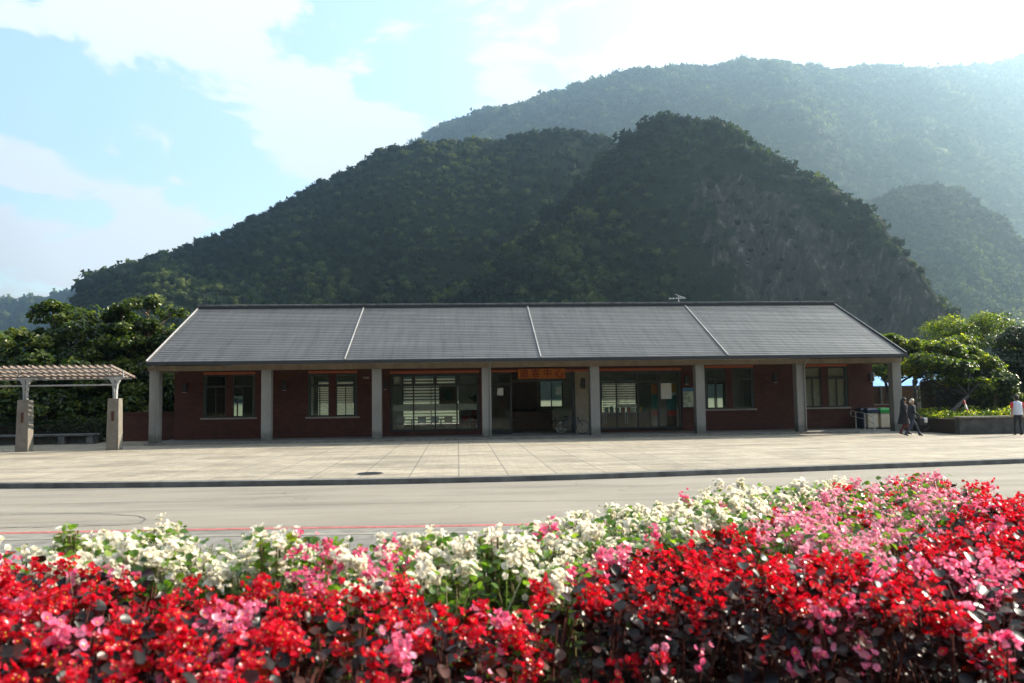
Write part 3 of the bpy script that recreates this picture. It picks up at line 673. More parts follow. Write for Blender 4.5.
# banner with its four characters and the raised letters on the beam
def text(body, size, loc, mat, parent, name, extr=0.006, width=None, align='CENTER'):
    cu = bpy.data.curves.new(name, 'FONT'); cu.body = body; cu.size = size; cu.extrude = extr; cu.align_x = align; cu.align_y = 'CENTER'
    t = bpy.data.objects.new(name, cu); col.objects.link(t)
    bpy.context.view_layer.update(); dg = bpy.context.evaluated_depsgraph_get()
    me = bpy.data.meshes.new_from_object(t.evaluated_get(dg)); bpy.data.objects.remove(t)
    V = np.array([v.co[:] for v in me.vertices]); 
    s_ = width/(V[:, 0].max()-V[:, 0].min()) if width else 1
    off = worldloc(parent)
    for v in me.vertices: v.co = Vector((loc[0]+v.co.x*s_, loc[1]-v.co.z, loc[2]+v.co.y)) - off
    me.materials.clear(); me.materials.append(mat); me.name = name
    o = bpy.data.objects.new(name, me); col.objects.link(o); o.parent = parent; return o
sg = box('hanging_banner', M['banner'], None, 3.02, 39.86, 2.86, 5.42, 39.885, 3.36)
tag(sg, 'orange banner with dark red Chinese characters hung over the entrance', 'banner')
for i, ch in enumerate('遊客中心'): text(ch, 0.46, (3.33+i*0.59, 39.853, 3.10), M['banner_red'], sg, 'character')
text('VISITOR', 0.15, (3.30, 37.25, 3.49), M['letter'], bx, 'beam_lettering'); text('CENTER', 0.15, (4.35, 37.25, 3.49), M['letter'], bx, 'beam_lettering')
# wall lamps
def lamp(x, z, extra=None, parent_lab=None):
    r_ = empty('wall_lamp', (x, WY, z), parent_lab, 'wall lamp', 'box lamps on the brick walls')
    b = MB(); b.box(x-.10, WY-.16, z-.22, x+.10, WY-.03, z+.20); b.build('lamp_housing', M['black'], r_, bevel=.015)
    b = MB(); b.box(x-.05, WY-.03, z-.1, x+.05, WY-.001, z+.1); b.build('bracket', M['fascia'], r_)
    b = MB(); b.box(x-.085, WY-.15, z-.235, x+.085, WY-.04, z-.221); b.build('diffuser', M['white'], r_)
    return r_
lamp(-13.35, 2.63, None, 'black box lamp on the brick beside the leftmost window')
lamp(-8.55, 2.67, None, 'black box lamp between the two left-hand windows, by the second column')
lamp(-3.60, 2.65, None, 'black box lamp just left of the glazed cafe front')
lamp(16.30, 2.74, None, 'black box lamp on the broad brick wall between the two right-hand windows')
lamp(11.66, 2.71, None, 'black box lamp above the map board')
l_ = lamp(21.42, 2.73, None, 'black lamp with a pale lit edge at the right-hand corner of the brick wall')
b = MB(); b.box(21.525, WY-.17, 2.5, 21.555, WY-.02, 2.95); b.build('lit_side', M['white'], l_)  # white slab paints the lit side of the lamp
sp = box('wall_speaker', M['black'], None, 6.22, WY-.06, 2.35, 6.44, WY+.045, 2.85, bevel=.02); tag(sp, 'narrow black loudspeaker on the beige pillar inside the entrance', 'loudspeaker')
# small vents / spotlights under the porch
for x, lab in ((-4.55, 'small pale porch light at the top of the brick right of the second window'), (-3.98, 'small pale porch light just left of the third column'), (12.2, 'small pale porch light right of the column by the map board')):
    r_ = empty('porch_light', (x, WY, 3.02), lab, 'porch light', 'small pale lights under the porch')
    b = MB(); b.box(x-.16, WY-.12, 2.97, x+.16, WY-.02, 3.07); b.build('lamp_housing', M['sill'], r_, bevel=.01)
    b = MB(); b.box(x-.05, WY-.02, 2.99, x+.05, WY-.001, 3.05); b.build('bracket', M['fascia'], r_)
# map board
nb = empty('notice_board', (11.9, WY, 1.3), 'pale map board with a blue header on the brick beside a column', 'notice board')
box('board', M['fascia'], nb, 11.42, WY-.05, 1.28, 12.42, WY-.002, 2.32)
box('map_sheet', simple('map_print', (0.38, 0.42, 0.30), .7, var=.5, scale=5), nb, 11.47, WY-.056, 1.32, 12.37, WY-.051, 2.12)
box('header', simple('blue_header', (0.05, 0.2, 0.35), .6), nb, 11.47, WY-.056, 2.15, 12.37, WY-.051, 2.29)
# printed stand-up banners by the right-hand glass
def rollup(x, w_, lab, cols):
    r_ = empty('standing_banner', (x, 40.5, .12), lab, 'standing banner', 'standing banners by the glass')
    b = MB(); b.box(x-w_/2, 40.42, .12, x+w_/2, 40.58, .18); b.build('base', M['steel'], r_)
    b = MB(); b.tube([(x, 40.53, .17), (x, 40.53, 2.5)], .012, 6); b.build('pole', M['steel'], r_)
    z = 2.5
    for nm, h_, mt in cols:
        b = MB(); b.box(x-w_/2+.02, 40.5, z-h_, x+w_/2-.02, 40.505, z); b.build(nm, mt, r_); z -= h_
rollup(11.02, .52, 'tall standing banner, yellow on top, green in the middle and red below', [('yellow_panel', .42, M['yellow']), ('white_panel', .16, M['paper']), ('green_panel', .75, M['teal']), ('red_panel', .30, M['red_panel']), ('lower_panel', .6, M['wood'])])
rollup(10.15, .42, 'narrower dim standing banner left of the tall yellow and green one', [('orange_panel', .5, M['banner']), ('green_panel', .8, M['teal']), ('red_panel', .35, M['red_panel']), ('pale_panel', .6, M['sill'])])

# inside: tables, chairs, posters, counter
def cafe_table(x, y, lab, w_=.9):
    r_ = empty('cafe_table', (x, y, .12), lab, 'table', 'cafe tables behind the glass')
    b = MB(); b.box(x-w_/2, y-.35, .84, x+w_/2, y+.35, .88); b.build('table_top', M['cream'], r_)
    b = MB(); b.tube([(x, y, .15), (x, y, .84)], .035, 8); b.build('pedestal', M['steel'], r_)
    b = MB(); b.box(x-.25, y-.25, .12, x+.25, y+.25, .15); b.build('base', M['steel'], r_)
def chair(x, y, s, lab, mat):
    r_ = empty('cafe_chair', (x, y, .12), lab, 'chair', 'cafe chairs behind the glass')
    b = MB(); b.box(x-.21, y-.21, .54, x+.21, y+.21, .59); b.build('seat', mat, r_, bevel=.02)
    b = MB(); b.box(x-.2, y+s*.19, .72, x+.2, y+s*.23, 1.02); b.build('backrest', mat, r_, bevel=.015)
    for dx in (-.19, .19):
        for dy in (-.19, .19): b = MB(); b.bar((x+dx, y+dy, .12), (x+dx*.9, y+dy*.9, .54), .03, .03); b.build('leg', M['white_steel'], r_)
    for dx in (-.17, .17): b = MB(); b.bar((x+dx, y+s*.2, .59), (x+dx, y+s*.21, .72), .025, .025); b.build('back_post', M['white_steel'], r_)
cafe_table(-2.4, 41.6, 'cafe table behind the leftmost pane of the cafe glass'); cafe_table(-0.9, 41.8, 'cafe table in the middle of the cafe glass', 1.2); cafe_table(.5, 42.4, 'cafe table at the right end of the cafe glass', .7)
for i, (x, y, s_, mt, lab) in enumerate(((-2.95, 41.5, -1, M['white'], 'white chair nearest the left jamb of the cafe glass'), (-1.85, 41.2, -1, M['white'], 'white chair right of the left cafe table'), (-1.2, 41.1, -1, M['white'], 'white chair in front of the middle cafe table'),
        (-.5, 41.1, -1, M['cream'], 'cream chair at the right end of the middle cafe table'), (.35, 41.5, -1, M['red_seat'], 'dark red chair behind the rightmost cafe pane'), (.85, 42.2, 1, M['red_seat'], 'dark red chair furthest right inside the cafe'))):
    chair(x, y, s_, lab, mt)
ps = empty('hanging_scroll', (-.62, 46.5, 1.2), 'tall hanging picture with a red top edge seen inside the cafe', 'wall picture')
box('backdrop', M['sill'], ps, -1.1, 46.5, 1.3, -.05, 46.52, 2.65); box('red_edge', M['red_panel'], ps, -1.1, 46.485, 2.66, -.05, 46.52, 2.74)
b = MB(); b.sphere((-.58, 46.49, 2.1), (.22, .01, .3)); b.build('motif', M['teal'], ps)
box('white_screen', M['white'], None, .05, 46.3, .12, 1.2, 46.35, 2.9); tag(bpy.data.objects['white_screen'], 'pale panel standing at the right end inside the cafe', 'screen')
pl = empty('potted_plant', (.85, 42.9, .12), 'dark potted plant in front of the pale panel inside the cafe', 'plant')
b = MB(); b.tube([(.85, 42.9, .12), (.85, 42.9, 1.55)], [.16, .2], 12); b.build('pot', M['red_seat'], pl)
lv = []
tv = np.array([[0, -.03, 0], [.25, -.045, .05], [.5, 0, -.02], [.25, .045, .05]]); n = 46
Mx = rand_rot(n, 1.0); P = np.tile([[.85, 42.9, 1.7]], (n, 1))+rng.normal(0, .08, (n, 3)); V_, F2 = instance(tv, np.array([[0, 1, 2, 3]]), P, np.stack([Mx[:, :, 2], Mx[:, :, 1], -Mx[:, :, 0]], 2), rng.uniform(.5, 1, n)); np_mesh('foliage', V_, F2, M['leaf_deep'], pl, rng.uniform(0, 1, n))
po = box('paper_notice', M['paper'], None, 10.35, WY+.06, 1.75, 10.9, WY+.066, 2.55); tag(po, 'plain white notice inside the right-hand glass, beside the banners', 'notice')
po = box('small_notice', M['paper'], None, 1.98, WY+.06, 2.05, 2.28, WY+.066, 2.42); tag(po, 'small pale notice on the glass left of the entrance', 'notice')
po = box('wall_notice', M['paper'], None, 4.95, WY+.12, 2.05, 5.25, WY+.126, 2.45); tag(po, 'small pale notice on the glass right of the dark entrance', 'notice')
po = box('clock_poster', M['paper'], None, -3.2, WY+.12, 2.72, -2.92, WY+.126, 3.05); tag(po, 'small square white notice in the top left pane of the cafe glass', 'notice')
cb = empty('display_counter', (9.0, 42.0, .12), 'dark counter with goods behind the right-hand glass', 'counter')
box('counter_body', M['wood'], cb, 7.6, 42.0, .12, 10.2, 42.6, 1.0, bevel=.02); box('counter_top', M['sill'], cb, 7.55, 41.95, 1.0, 10.25, 42.65, 1.05)
for i in range(8):
    x = 7.8+i*.3+random.uniform(-.05, .05); h_ = random.uniform(.12, .35); box('goods', random.choice([M['paper'], M['red_panel'], M['teal'], M['yellow']]), cb, x, 42.1, 1.05, x+.18, 42.3, 1.05+h_)
for k, x in enumerate((7.62, 8.75)):
    r_ = empty('bead_curtain', (x, 41.0, .3), ('strip of white hanging beads behind the first pane right of the entrance', 'strip of white hanging beads behind the second pane right of the entrance')[k], 'bead curtain', 'hanging bead strips')
    for dx in (-.07, .05):
        b = MB()
        for j in range(26): b.sphere((x+dx, 41.0, .5+j*.085), .026, 6, 4)
        b.build('bead_string', M['white'], r_)
# bicycle leaning by the entrance
bi = empty('parked_bicycle', (5.6, 39.2, .1), 'dark bicycle standing in the porch right of the dark entrance', 'bicycle')
for wx in (5.1, 6.15):
    b = MB(); b.ring((wx, 39.2, .43), .31, .022); wh = b.build('wheel', M['black'], bi)
    b = MB(); b.ring((wx, 39.2, .43), .285, .008)
    for k in range(8):
        t = math.pi*k/8; b.bar((wx-math.cos(t)*.28, 39.2, .43-math.sin(t)*.28), (wx+math.cos(t)*.28, 39.2, .43+math.sin(t)*.28), .004, .004)
    b.build('spokes', M['steel'], wh)
b = MB(); fr = [((5.1, .43), (5.45, .42)), ((5.45, .42), (5.33, .92)), ((5.1, .43), (5.35, .82)), ((5.45, .42), (5.95, .80)), ((5.35, .82), (5.93, .88)), ((5.93, .88), (6.15, .43)), ((5.90, .95), (5.95, .80))]
for (p, q) in fr: b.tube([(p[0], 39.2, p[1]), (q[0], 39.2, q[1])], .018, 6)
b.build('frame', M['navy'], bi)
b = MB(); b.tube([(5.88, 38.95, 1.0), (5.90, 39.1, 1.02), (5.90, 39.3, 1.02), (5.88, 39.45, 1.0)], .014, 6); b.build('handlebar', M['steel'], bi)
b = MB(); b.sphere((5.32, 39.2, .95), (.14, .07, .035)); b.build('saddle', M['black'], bi)
b = MB(); b.box(5.0, 39.17, .62, 5.05, 39.23, .70); b.build('rear_reflector', M['white'], bi)
# TV aerial on the ridge
an = empty('roof_aerial', (12.5, 43.9, 7.15), 'small tilted television aerial on the roof ridge', 'aerial')
b = MB(); b.tube([(12.5, 43.9, 7.1), (12.5, 43.9, 7.55)], .03, 6); b.build('mast', M['steel'], an)
b = MB(); b.tube([(11.95, 43.9, 7.36), (12.95, 44.1, 7.42)], .015, 6)
b.tube([(12.3, 43.9, 7.62), (12.9, 43.8, 7.36)], .02, 6)
for k in range(5): x = 12.0+k*.2; b.bar((x-.06, 43.7, 7.37+.01*k-.06), (x+.06, 44.1, 7.37+.01*k+.08), .015, .015)
b.build('antenna', M['steel'], an)

# ------------------------------------------------------------------ right end of the porch: ramp, rail, bins
rp = MB(); rp.add([(19.2, 37.05, .004), (21.9, 36.4, .004), (24.6, 41.5, .004), (24.6, 44.5, .004), (19.2, 44.5, .10), (19.2, 37.05, .10), (20.4, 38.6, .10), (22.0, 40, .10), (22.0, 44.5, .10)],
    [(0, 1, 6, 5), (1, 2, 7, 6), (2, 3, 8, 7), (5, 6, 7, 8, 4)]); o = rp.build('ramp', M['kerb_light'], None); o['kind'] = 'structure'
def pb(u, v): x, y = gat(u, v, 0.02); return (x, y)
rl = empty('ramp_railing', (20.2, 38.5, 0), 'steel handrail with three posts stepping down at the right end of the porch', 'railing')
posts = [(855.5, 39.3, 411.5), (864.5, 38.3, 413.2), (874, 37.2, 417.5)]
tops = []
for (u, vb, vt) in posts:
    y = vb; T = at(u, vt, y); x = T[0]; tops.append(Vector((x, y, T[2])))
    b = MB(); b.tube([(x, y, 0), (x, y, T[2])], .028, 8); b.build('post', M['rail_steel'], rl)
d = (tops[0]-tops[1]).normalized()
b = MB(); b.tube([tops[0]+d*.5, tops[0], tops[1], tops[2]], .025, 8); b.build('handrail', M['rail_steel'], rl)
b = MB(); b.tube([p-Vector((0, 0, .28)) for p in [tops[0]+d*.5, tops[0], tops[1], tops[2]]], .02, 8); b.build('lower_rail', M['rail_steel'], rl)
b = MB(); b.tube([tops[0]+d*.5, tops[0]+d*.62-Vector((0, 0, .14)), tops[0]+d*.5-Vector((0, 0, .28))], .025, 8); b.sphere(tops[0]+d*.58-Vector((0, 0, .14)), .06); b.build('rail_end', M['white_steel'], rl)
rl2 = empty('short_railing', (22.6, 40.0, 0), 'short steel railing between the bins and the last column', 'railing')
b = MB(); b.tube([(22.2, 40.2, 0), (22.2, 40.2, .92)], .028, 8); b.build('post', M['rail_steel'], rl2)
b = MB(); b.tube([(23.2, 39.6, 0), (23.2, 39.6, .80)], .028, 8); b.build('post', M['rail_steel'], rl2)
b = MB(); b.tube([(21.7, 40.5, .95), (22.2, 40.2, .92), (23.2, 39.6, .80)], .024, 8); b.tube([(21.7, 40.5, .6), (22.2, 40.2, .58), (23.2, 39.6, .48)], .018, 8); b.build('handrail', M['rail_steel'], rl2)
def bin_(x, y, lidm, lab, body):
    r_ = empty('litter_bin', (x, y, .1), lab, 'litter bin', 'bins by the ramp')
    b = MB(); b.box(x-.27, y-.27, .14, x+.27, y+.27, .88); b.build('body', body, r_, bevel=.03)
    b = MB(); b.add([(x-.31, y-.31, .88), (x+.31, y-.31, .88), (x+.31, y+.31, .88), (x-.31, y+.31, .88), (x-.31, y-.31, 1.04), (x+.31, y-.31, 1.04), (x+.31, y+.31, 1.04), (x-.31, y+.31, 1.04), (x-.22, y-.2, 1.14), (x+.22, y-.2, 1.14), (x+.22, y+.2, 1.14), (x-.22, y+.2, 1.14)],
        [(0, 3, 2, 1), (0, 1, 5, 4), (1, 2, 6, 5), (2, 3, 7, 6), (3, 0, 4, 7), (4, 5, 9, 8), (5, 6, 10, 9), (6, 7, 11, 10), (7, 4, 8, 11), (8, 9, 10, 11)]); b.build('lid', lidm, r_)
    b = MB(); b.box(x-.3, y-.3, .08, x+.3, y+.3, .14); b.build('base', M['fascia'], r_)
    return r_
bin_(at(870.5, 420, 39.3)[0], 39.3, M['navy'], 'cream bin with a navy lid, left of the green-lidded one', M['cream'])
bin_(at(883.5, 420, 39.3)[0], 39.3, M['green_lid'], 'cream bin with a bright green lid', M['cream'])
rp_ = bin_(at(864, 420, 39.7)[0], 39.7, M['navy'], 'dark blue bin furthest left of the three by the ramp', M['navy'])
bb = empty('low_brick_wall', (24, 46, 0), 'low orange brick wall behind the bins and the last column', 'wall')
box('brickwork', M['brick2'], bb, 21.9, 45.6, 0, 26.2, 45.85, 1.15); box('coping', M['sill'], bb, 21.85, 45.55, 1.152, 26.25, 45.9, 1.22)

# ------------------------------------------------------------------ pergola on the left
pg = empty('pergola', (-16.5, 34.5, 0), 'concrete-pillared pergola with slatted roof left of the brick building', 'pergola')
for cx_ in (-17.97, -14.35):
    b = MB()   # slightly tapered concrete pillar with a slot on its face
    x0, x1, y0, y1 = cx_-.225, cx_+.225, 34.25, 34.65
    b.add([(x0-.03, y0-.03, 0), (x1+.03, y0-.03, 0), (x1+.03, y1+.03, 0), (x0-.03, y1+.03, 0), (x0, y0, 2.14), (x1, y0, 2.14), (x1, y1, 2.14), (x0, y1, 2.14)], [(0,3,2,1),(4,5,6,7),(0,1,5,4),(1,2,6,5),(2,3,7,6),(3,0,4,7)])
    pi = b.build('pillar', M['pergola_pillar'] if 'pergola_pillar' in M else simple('pillar_concrete', (0.18, 0.16, 0.13), .9, var=.15, scale=4), pg, bevel=.015)
    M['pergola_pillar'] = pi.data.materials[0]
    box('slot_lamp', M['brick'], pi, cx_-.05, y0-.035, 1.2, cx_+.05, y0-.004, 1.62)
    # steel bracket: two ribs flaring outwards like a goblet, on both faces
    b = MB()
    for s_ in (-1, 1):
        prof = [(0.055, 2.14), (0.06, 2.48), (0.09, 2.74), (0.19, 2.93), (0.36, 3.05)]
        for (p, q) in zip(prof[:-1], prof[1:]): b.bar((cx_+s_*p[0], 34.45, p[1]), (cx_+s_*q[0], 34.45, q[1]), .16, .03, (s_, 0, 0.001))
        wp = [(cx_+s_*p[0], 34.45, p[1]) for p in prof] + [(cx_+s_*.02, 34.45, 3.06), (cx_+s_*.02, 34.45, 2.14)]
        n = len(wp); b.add([(x, 34.40, z) for x, y, z in wp]+[(x, 34.42, z) for x, y, z in wp], [tuple(range(n)), tuple(range(2*n-1, n-1, -1))])
    for s_ in (-1, 1): b.bar((cx_+s_*.3, 34.45, 3.04), (cx_+s_*.3, 34.45, 3.33), .04, .05)
    b.build('bracket', M['white_steel'], pg)
def pz(y): return 3.50-(y-33.8)*0.172
b = MB(); b.box(-24, 34.41, 3.05, -14.05, 34.49, 3.10); b.build('main_beam', M['slat'], pg)
b = MB(); b.tube([(-24, 34.7, 2.72), (-14.4, 34.7, 2.72)], .035, 8); b.build('tie_rod', M['white_steel'], pg)
for y in (34.0, 34.8, 35.5, 36.1):
    b = MB(); b.box(-24, y-.03, pz(y)-.115, -14.35, y+.03, pz(y)-.05); b.build('purlin', M['white_steel'], pg)
b = MB(); b.bar((-15.0, 34.45, 3.1), (-14.95, 36.1, pz(36.1)-.1), .07, .09); b.build('rafter', M['white_steel'], pg)
b = MB(); b.bar((-17.97, 34.45, 3.1), (-17.97, 36.1, pz(36.1)-.1), .07, .09); b.build('rafter', M['white_steel'], pg)
for k in range(34):
    x = -14.30-k*.285
    if x < -23.8: break
    b = MB(); b.bar((x, 33.75, pz(33.75)), (x-.0, 36.35, pz(36.35)), .10, .09); b.build('slat', M['slat'], pg)
# low wall, hedge and bench beyond the pergola
lw = empty('garden_wall', (-16, 41, 0), 'dark low red brick wall behind the pergola', 'wall')
box('brickwork', M['brick'], lw, -17.6, 41.6, 0, -13.9, 41.85, 1.35); box('coping', M['brick'], lw, -17.65, 41.55, 1.352, -13.9, 41.9, 1.45)
be = empty('stone_bench', (-20, 39.6, 0), 'long low stone bench in the shade behind the pergola', 'bench')
box('seat', M['kerb_dark'], be, -24.5, 39.4, .40, -17.3, 39.95, .50, bevel=.02)
for x in (-24.0, -22.3, -20.6, -18.9, -17.6): box('leg', M['kerb_dark'], be, x-.15, 39.45, 0, x+.15, 39.9, .40)
box('back_panel', M['kerb_dark'], be, -24.4, 39.86, 0.02, -17.4, 39.93, .398)

# ------------------------------------------------------------------ leaves, hedges and trees
LEAF = np.array([[0, 0, 0], [.22, -.26, .05], [.62, -.24, .03], [1, 0, -.10], [.62, .24, .03], [.22, .26, .05]])
LEAFF = np.array([[0, 1, 2, 3], [0, 3, 4, 5]])
def leaves(name, P, nrm_up, size, mat, parent, tint, flat=0.8):
    n = len(P); z = nrm_up + rng.normal(0, flat, (n, 3)); Mx = basis(z, rng.uniform(0, 6.28, n))
    V_, F2 = instance(LEAF-np.array([.5, 0, 0]), LEAFF, P, Mx, size)
    return np_mesh(name, V_, F2, mat, parent, tint=np.repeat(np.clip(tint, 0, 1), 2))
def tree(name, base, top, crown, leafmat_, bark, lab, size=.16, n=9000, seed=0, cat='tree', group=None, lean=(0, 0), fork=None, clump=.55, trunk_r=.16, dens=1.0):
    """crown: list of (x, y, z, rx, ry, rz) lobes. limbs run from the trunk to twig clusters; leaves sit round the twigs"""
    r_ = np.random.default_rng(seed+100); x0, y0 = base
    root = empty(name, (x0, y0, 0), lab, cat, group)
    fk = Vector(fork) if fork else Vector((x0+lean[0]*.5, y0+lean[1]*.5, top*.38))
    tb = MB(); mid = Vector((x0, y0, 0)).lerp(fk, .5)+Vector((r_.normal(0, .06), r_.normal(0, .06), 0))
    tb.tube([(x0, y0, -.05), mid, fk], [trunk_r*1.25, trunk_r, trunk_r*.8], 9)
    PP = []; NN = []; CT = []
    vol = sum(c[3]*c[4]*c[5] for c in crown)
    for c in crown:
        C = Vector(c[:3]); share = c[3]*c[4]*c[5]/vol
        k1 = fk.lerp(C, .45)+Vector((r_.normal(0, .25), r_.normal(0, .25), .1)); tb.tube([fk, k1, C], [trunk_r*.6, trunk_r*.42, trunk_r*.16], 7)
        ncl = max(6, int(share*n*dens/130)); nl = int(share*n/ncl)
        for j in range(ncl):
            d = r_.normal(0, 1, 3); d /= np.linalg.norm(d); rad = r_.uniform(.55, 1.02)
            if d[2] < -.55: d[2] *= -.6
            q = np.array([c[0]+d[0]*c[3]*rad, c[1]+d[1]*c[4]*rad, c[2]+d[2]*c[5]*rad])
            if j % 2 == 0: 
                k2 = C.lerp(Vector(q), .5)+Vector((0, 0, r_.normal(0, .1))); tb.tube([C.lerp(k1, .3), k2, q], [trunk_r*.2, trunk_r*.13, trunk_r*.05], 5)
            cs = clump*r_.uniform(.6, 1.3)
            dd = r_.normal(0, 1, (nl, 3)); dd /= np.linalg.norm(dd, axis=1, keepdims=True); rr = r_.uniform(.35, 1, (nl, 1))**.6*cs
            p = q+dd*rr*np.array([1, 1, .6]); PP.append(p); NN.append(dd*.5+np.array([0, 0, .7])+d*.4); CT.append(np.full(nl, r_.uniform(.1, .8)))
    P = np.vstack(PP); ok = P[:, 2] > .15; P = P[ok]; Nn = np.vstack(NN)[ok]; T = np.concatenate(CT)[ok]+r_.normal(0, .22, len(P))
    tb.build('trunk', bark, root, smooth=True)
    leaves('crown', P, Nn, size*r_.uniform(.6, 1.25, len(P)), leafmat_, root, T, .55)
    return root
def px_lobe(u, v, Y, ru, rv, ry=None):
    """lobe whose centre and radii are read in pixels at depth Y"""
    k = Y/FPX; x, y, z = at(u, v, Y); return (x, Y, z, ru*k, ry or ru*k, rv*k)
GL = 'broad-leaved trees beyond the pergola'; GR = 'trees right of the building'
tree('broadleaf_tree', (-20.6, 43.6), 7.6, [px_lobe(52, 318, 43.6, 24, 20), px_lobe(36, 345, 43.2, 34, 22), px_lobe(72, 340, 43.5, 30, 26), px_lobe(88, 318, 43.8, 16, 14), px_lobe(44, 375, 43, 46, 28), px_lobe(85, 372, 43, 36, 30), px_lobe(60, 400, 43, 50, 18)],
     M['leaf_dark'], M['bark'], 'broad-leaved tree with large pale-edged leaves, second from the left edge', .27, 15000, 1, group=GL, clump=.62)
tree('broadleaf_tree', (-16.2, 44.2), 7.8, [px_lobe(120, 322, 44, 20, 20), px_lobe(148, 308, 44, 20, 15), px_lobe(172, 314, 44, 13, 9), px_lobe(140, 338, 44, 34, 22), px_lobe(160, 340, 44, 16, 20), px_lobe(128, 368, 43.8, 32, 26), px_lobe(172, 386, 44.4, 22, 26), px_lobe(130, 398, 43.5, 32, 20)],
     M['leaf_dark'], M['bark_pale'], 'broad-leaved tree with pale bare branches touching the left roof edge', .27, 15000, 2, group=GL, clump=.60, fork=tuple(at(146, 352, 44.2)))
tree('bushy_tree', (-27, 51), 6.5, [px_lobe(8, 348, 51, 24, 20), px_lobe(-20, 355, 51, 26, 24), px_lobe(10, 380, 50, 34, 26)], M['leaf_lite'], M['bark'], 'yellowish green bushy tree at the left edge behind the others', .20, 9000, 3, group=GL, clump=.7)
tree('bushy_tree', (-22.5, 42), 3.5, [px_lobe(8, 395, 41.5, 26, 22), px_lobe(48, 412, 41.8, 30, 14), px_lobe(-20, 405, 41.5, 26, 22)], M['leaf_dark'], M['bark'], 'low dark bushy tree just behind the left pergola pillar', .22, 8000, 4, group=GL, clump=.6)
tree('bushy_tree', (-15.0, 43.3), 3.2, [px_lobe(95, 412, 42.6, 26, 16), px_lobe(140, 418, 42.8, 26, 16), px_lobe(178, 412, 43.2, 18, 26)], M['leaf_dark'], M['bark'], 'low leafy tree filling the gap between pergola and building', .22, 8000, 5, group=GL, clump=.55)
def hedge(name, x0, x1, y0, y1, z0, z1, mat, lab, n, size, cat='hedge', core=True):
    P = np.stack([rng.uniform(x0, x1, n), rng.uniform(y0, y1, n), z0+(z1-z0)*rng.uniform(0, 1, n)**.6], 1); P[:, 2] += fbm(P[:, 0]*1.3, P[:, 1]*1.3, 9, 3)*(z1-z0)*.28*((P[:, 2]-z0)/(z1-z0))
    r_ = empty(name, ((x0+x1)/2, (y0+y1)/2, z0), lab, cat)
    leaves('foliage', P, np.tile([[0, -.2, 1.]], (n, 1)), size*rng.uniform(.6, 1.2, n), mat, r_, rng.uniform(0, 1, n))
    if core: b = MB(); b.box(x0+.25, y0+.25, z0-.02, x1-.25, y1-.25, z0+(z1-z0)*.75); b.build('inner_twigs', M['bark'], r_)
    return r_
hedge('clipped_hedge', -26, -17.4, 40.3, 41.3, 0, 1.25, M['leaf_deep'], 'dark clipped hedge behind the stone bench', 9000, .11)
hedge('tall_hedge', -34, -13.9, 46.5, 48.5, 0, 4.0, M['leaf_deep'], 'tall dark hedge closing the view behind the left-hand trees', 15000, .26)

# right side
tree('round_tree', (31.5, 53), 7.2, [px_lobe(952, 332, 53, 28, 15), px_lobe(985, 322, 53, 24, 10), px_lobe(1000, 334, 53, 24, 14), px_lobe(975, 345, 53, 40, 18), px_lobe(935, 348, 53, 20, 12)], M['leaf_lite'], M['bark'], 'tall rounded tree with a sunlit top rising above the others on the right', .17, 17000, 6, group=GR, clump=.75, dens=1.3)
tree('broadleaf_tree', (26.2, 47), 5.0, [px_lobe(888, 342, 47, 14, 11), px_lobe(905, 356, 47, 22, 18), px_lobe(898, 370, 47, 24, 10), px_lobe(879, 374, 46.6, 11, 12), px_lobe(925, 368, 46.5, 18, 10)], M['leaf_lite'], M['bark'], 'leafy tree directly behind the last porch column', .22, 14000, 7, group=GR, clump=.55)
tree('spreading_tree', (21.95, 36.4), 4.3, [px_lobe(942, 350, 40, 17, 9), px_lobe(966, 358, 40.6, 18, 11), px_lobe(925, 364, 39.6, 17, 9), px_lobe(950, 368, 39, 20, 9), px_lobe(982, 370, 39.5, 14, 13), px_lobe(905, 370, 40.5, 10, 7), px_lobe(960, 344, 41.5, 14, 8), px_lobe(976, 386, 38.6, 13, 9), px_lobe(955, 382, 38.8, 12, 5)], M['leaf_lite'], M['bark'], 'low spreading tree with yellow-green leaves and a trunk leaning to the right', .20, 14000, 8, group=GR, clump=.5, fork=tuple(at(968, 396, 38.0)), trunk_r=.10)
tree('dark_tree', (31.3, 42), 5.8, [px_lobe(1015, 342, 42, 22, 18), px_lobe(1040, 345, 42, 26, 24), px_lobe(1008, 368, 42, 24, 22), px_lobe(1035, 378, 41.5, 30, 26), px_lobe(1000, 392, 41.5, 22, 16)], M['leaf_deep'], M['bark'], 'dense dark tree at the right edge behind the walking man', .18, 18000, 9, group=GR, clump=.6, dens=1.3)
tree('slim_tree', (27.4, 39), 3.5, [px_lobe(996, 384, 39, 16, 13), px_lobe(985, 368, 40.5, 14, 10), px_lobe(1008, 402, 39.2, 16, 9)], M['leaf_dark'], M['bark_pale'], 'slim tree with a thin pale trunk rising from the planted bed', .18, 9000, 10, group=GR, clump=.5, trunk_r=.07)
hedge('tall_hedge', 27.6, 44, 44.5, 46.5, 0, 3.4, M['leaf_deep'], 'tall dark hedge behind the right-hand trees', 13000, .24)
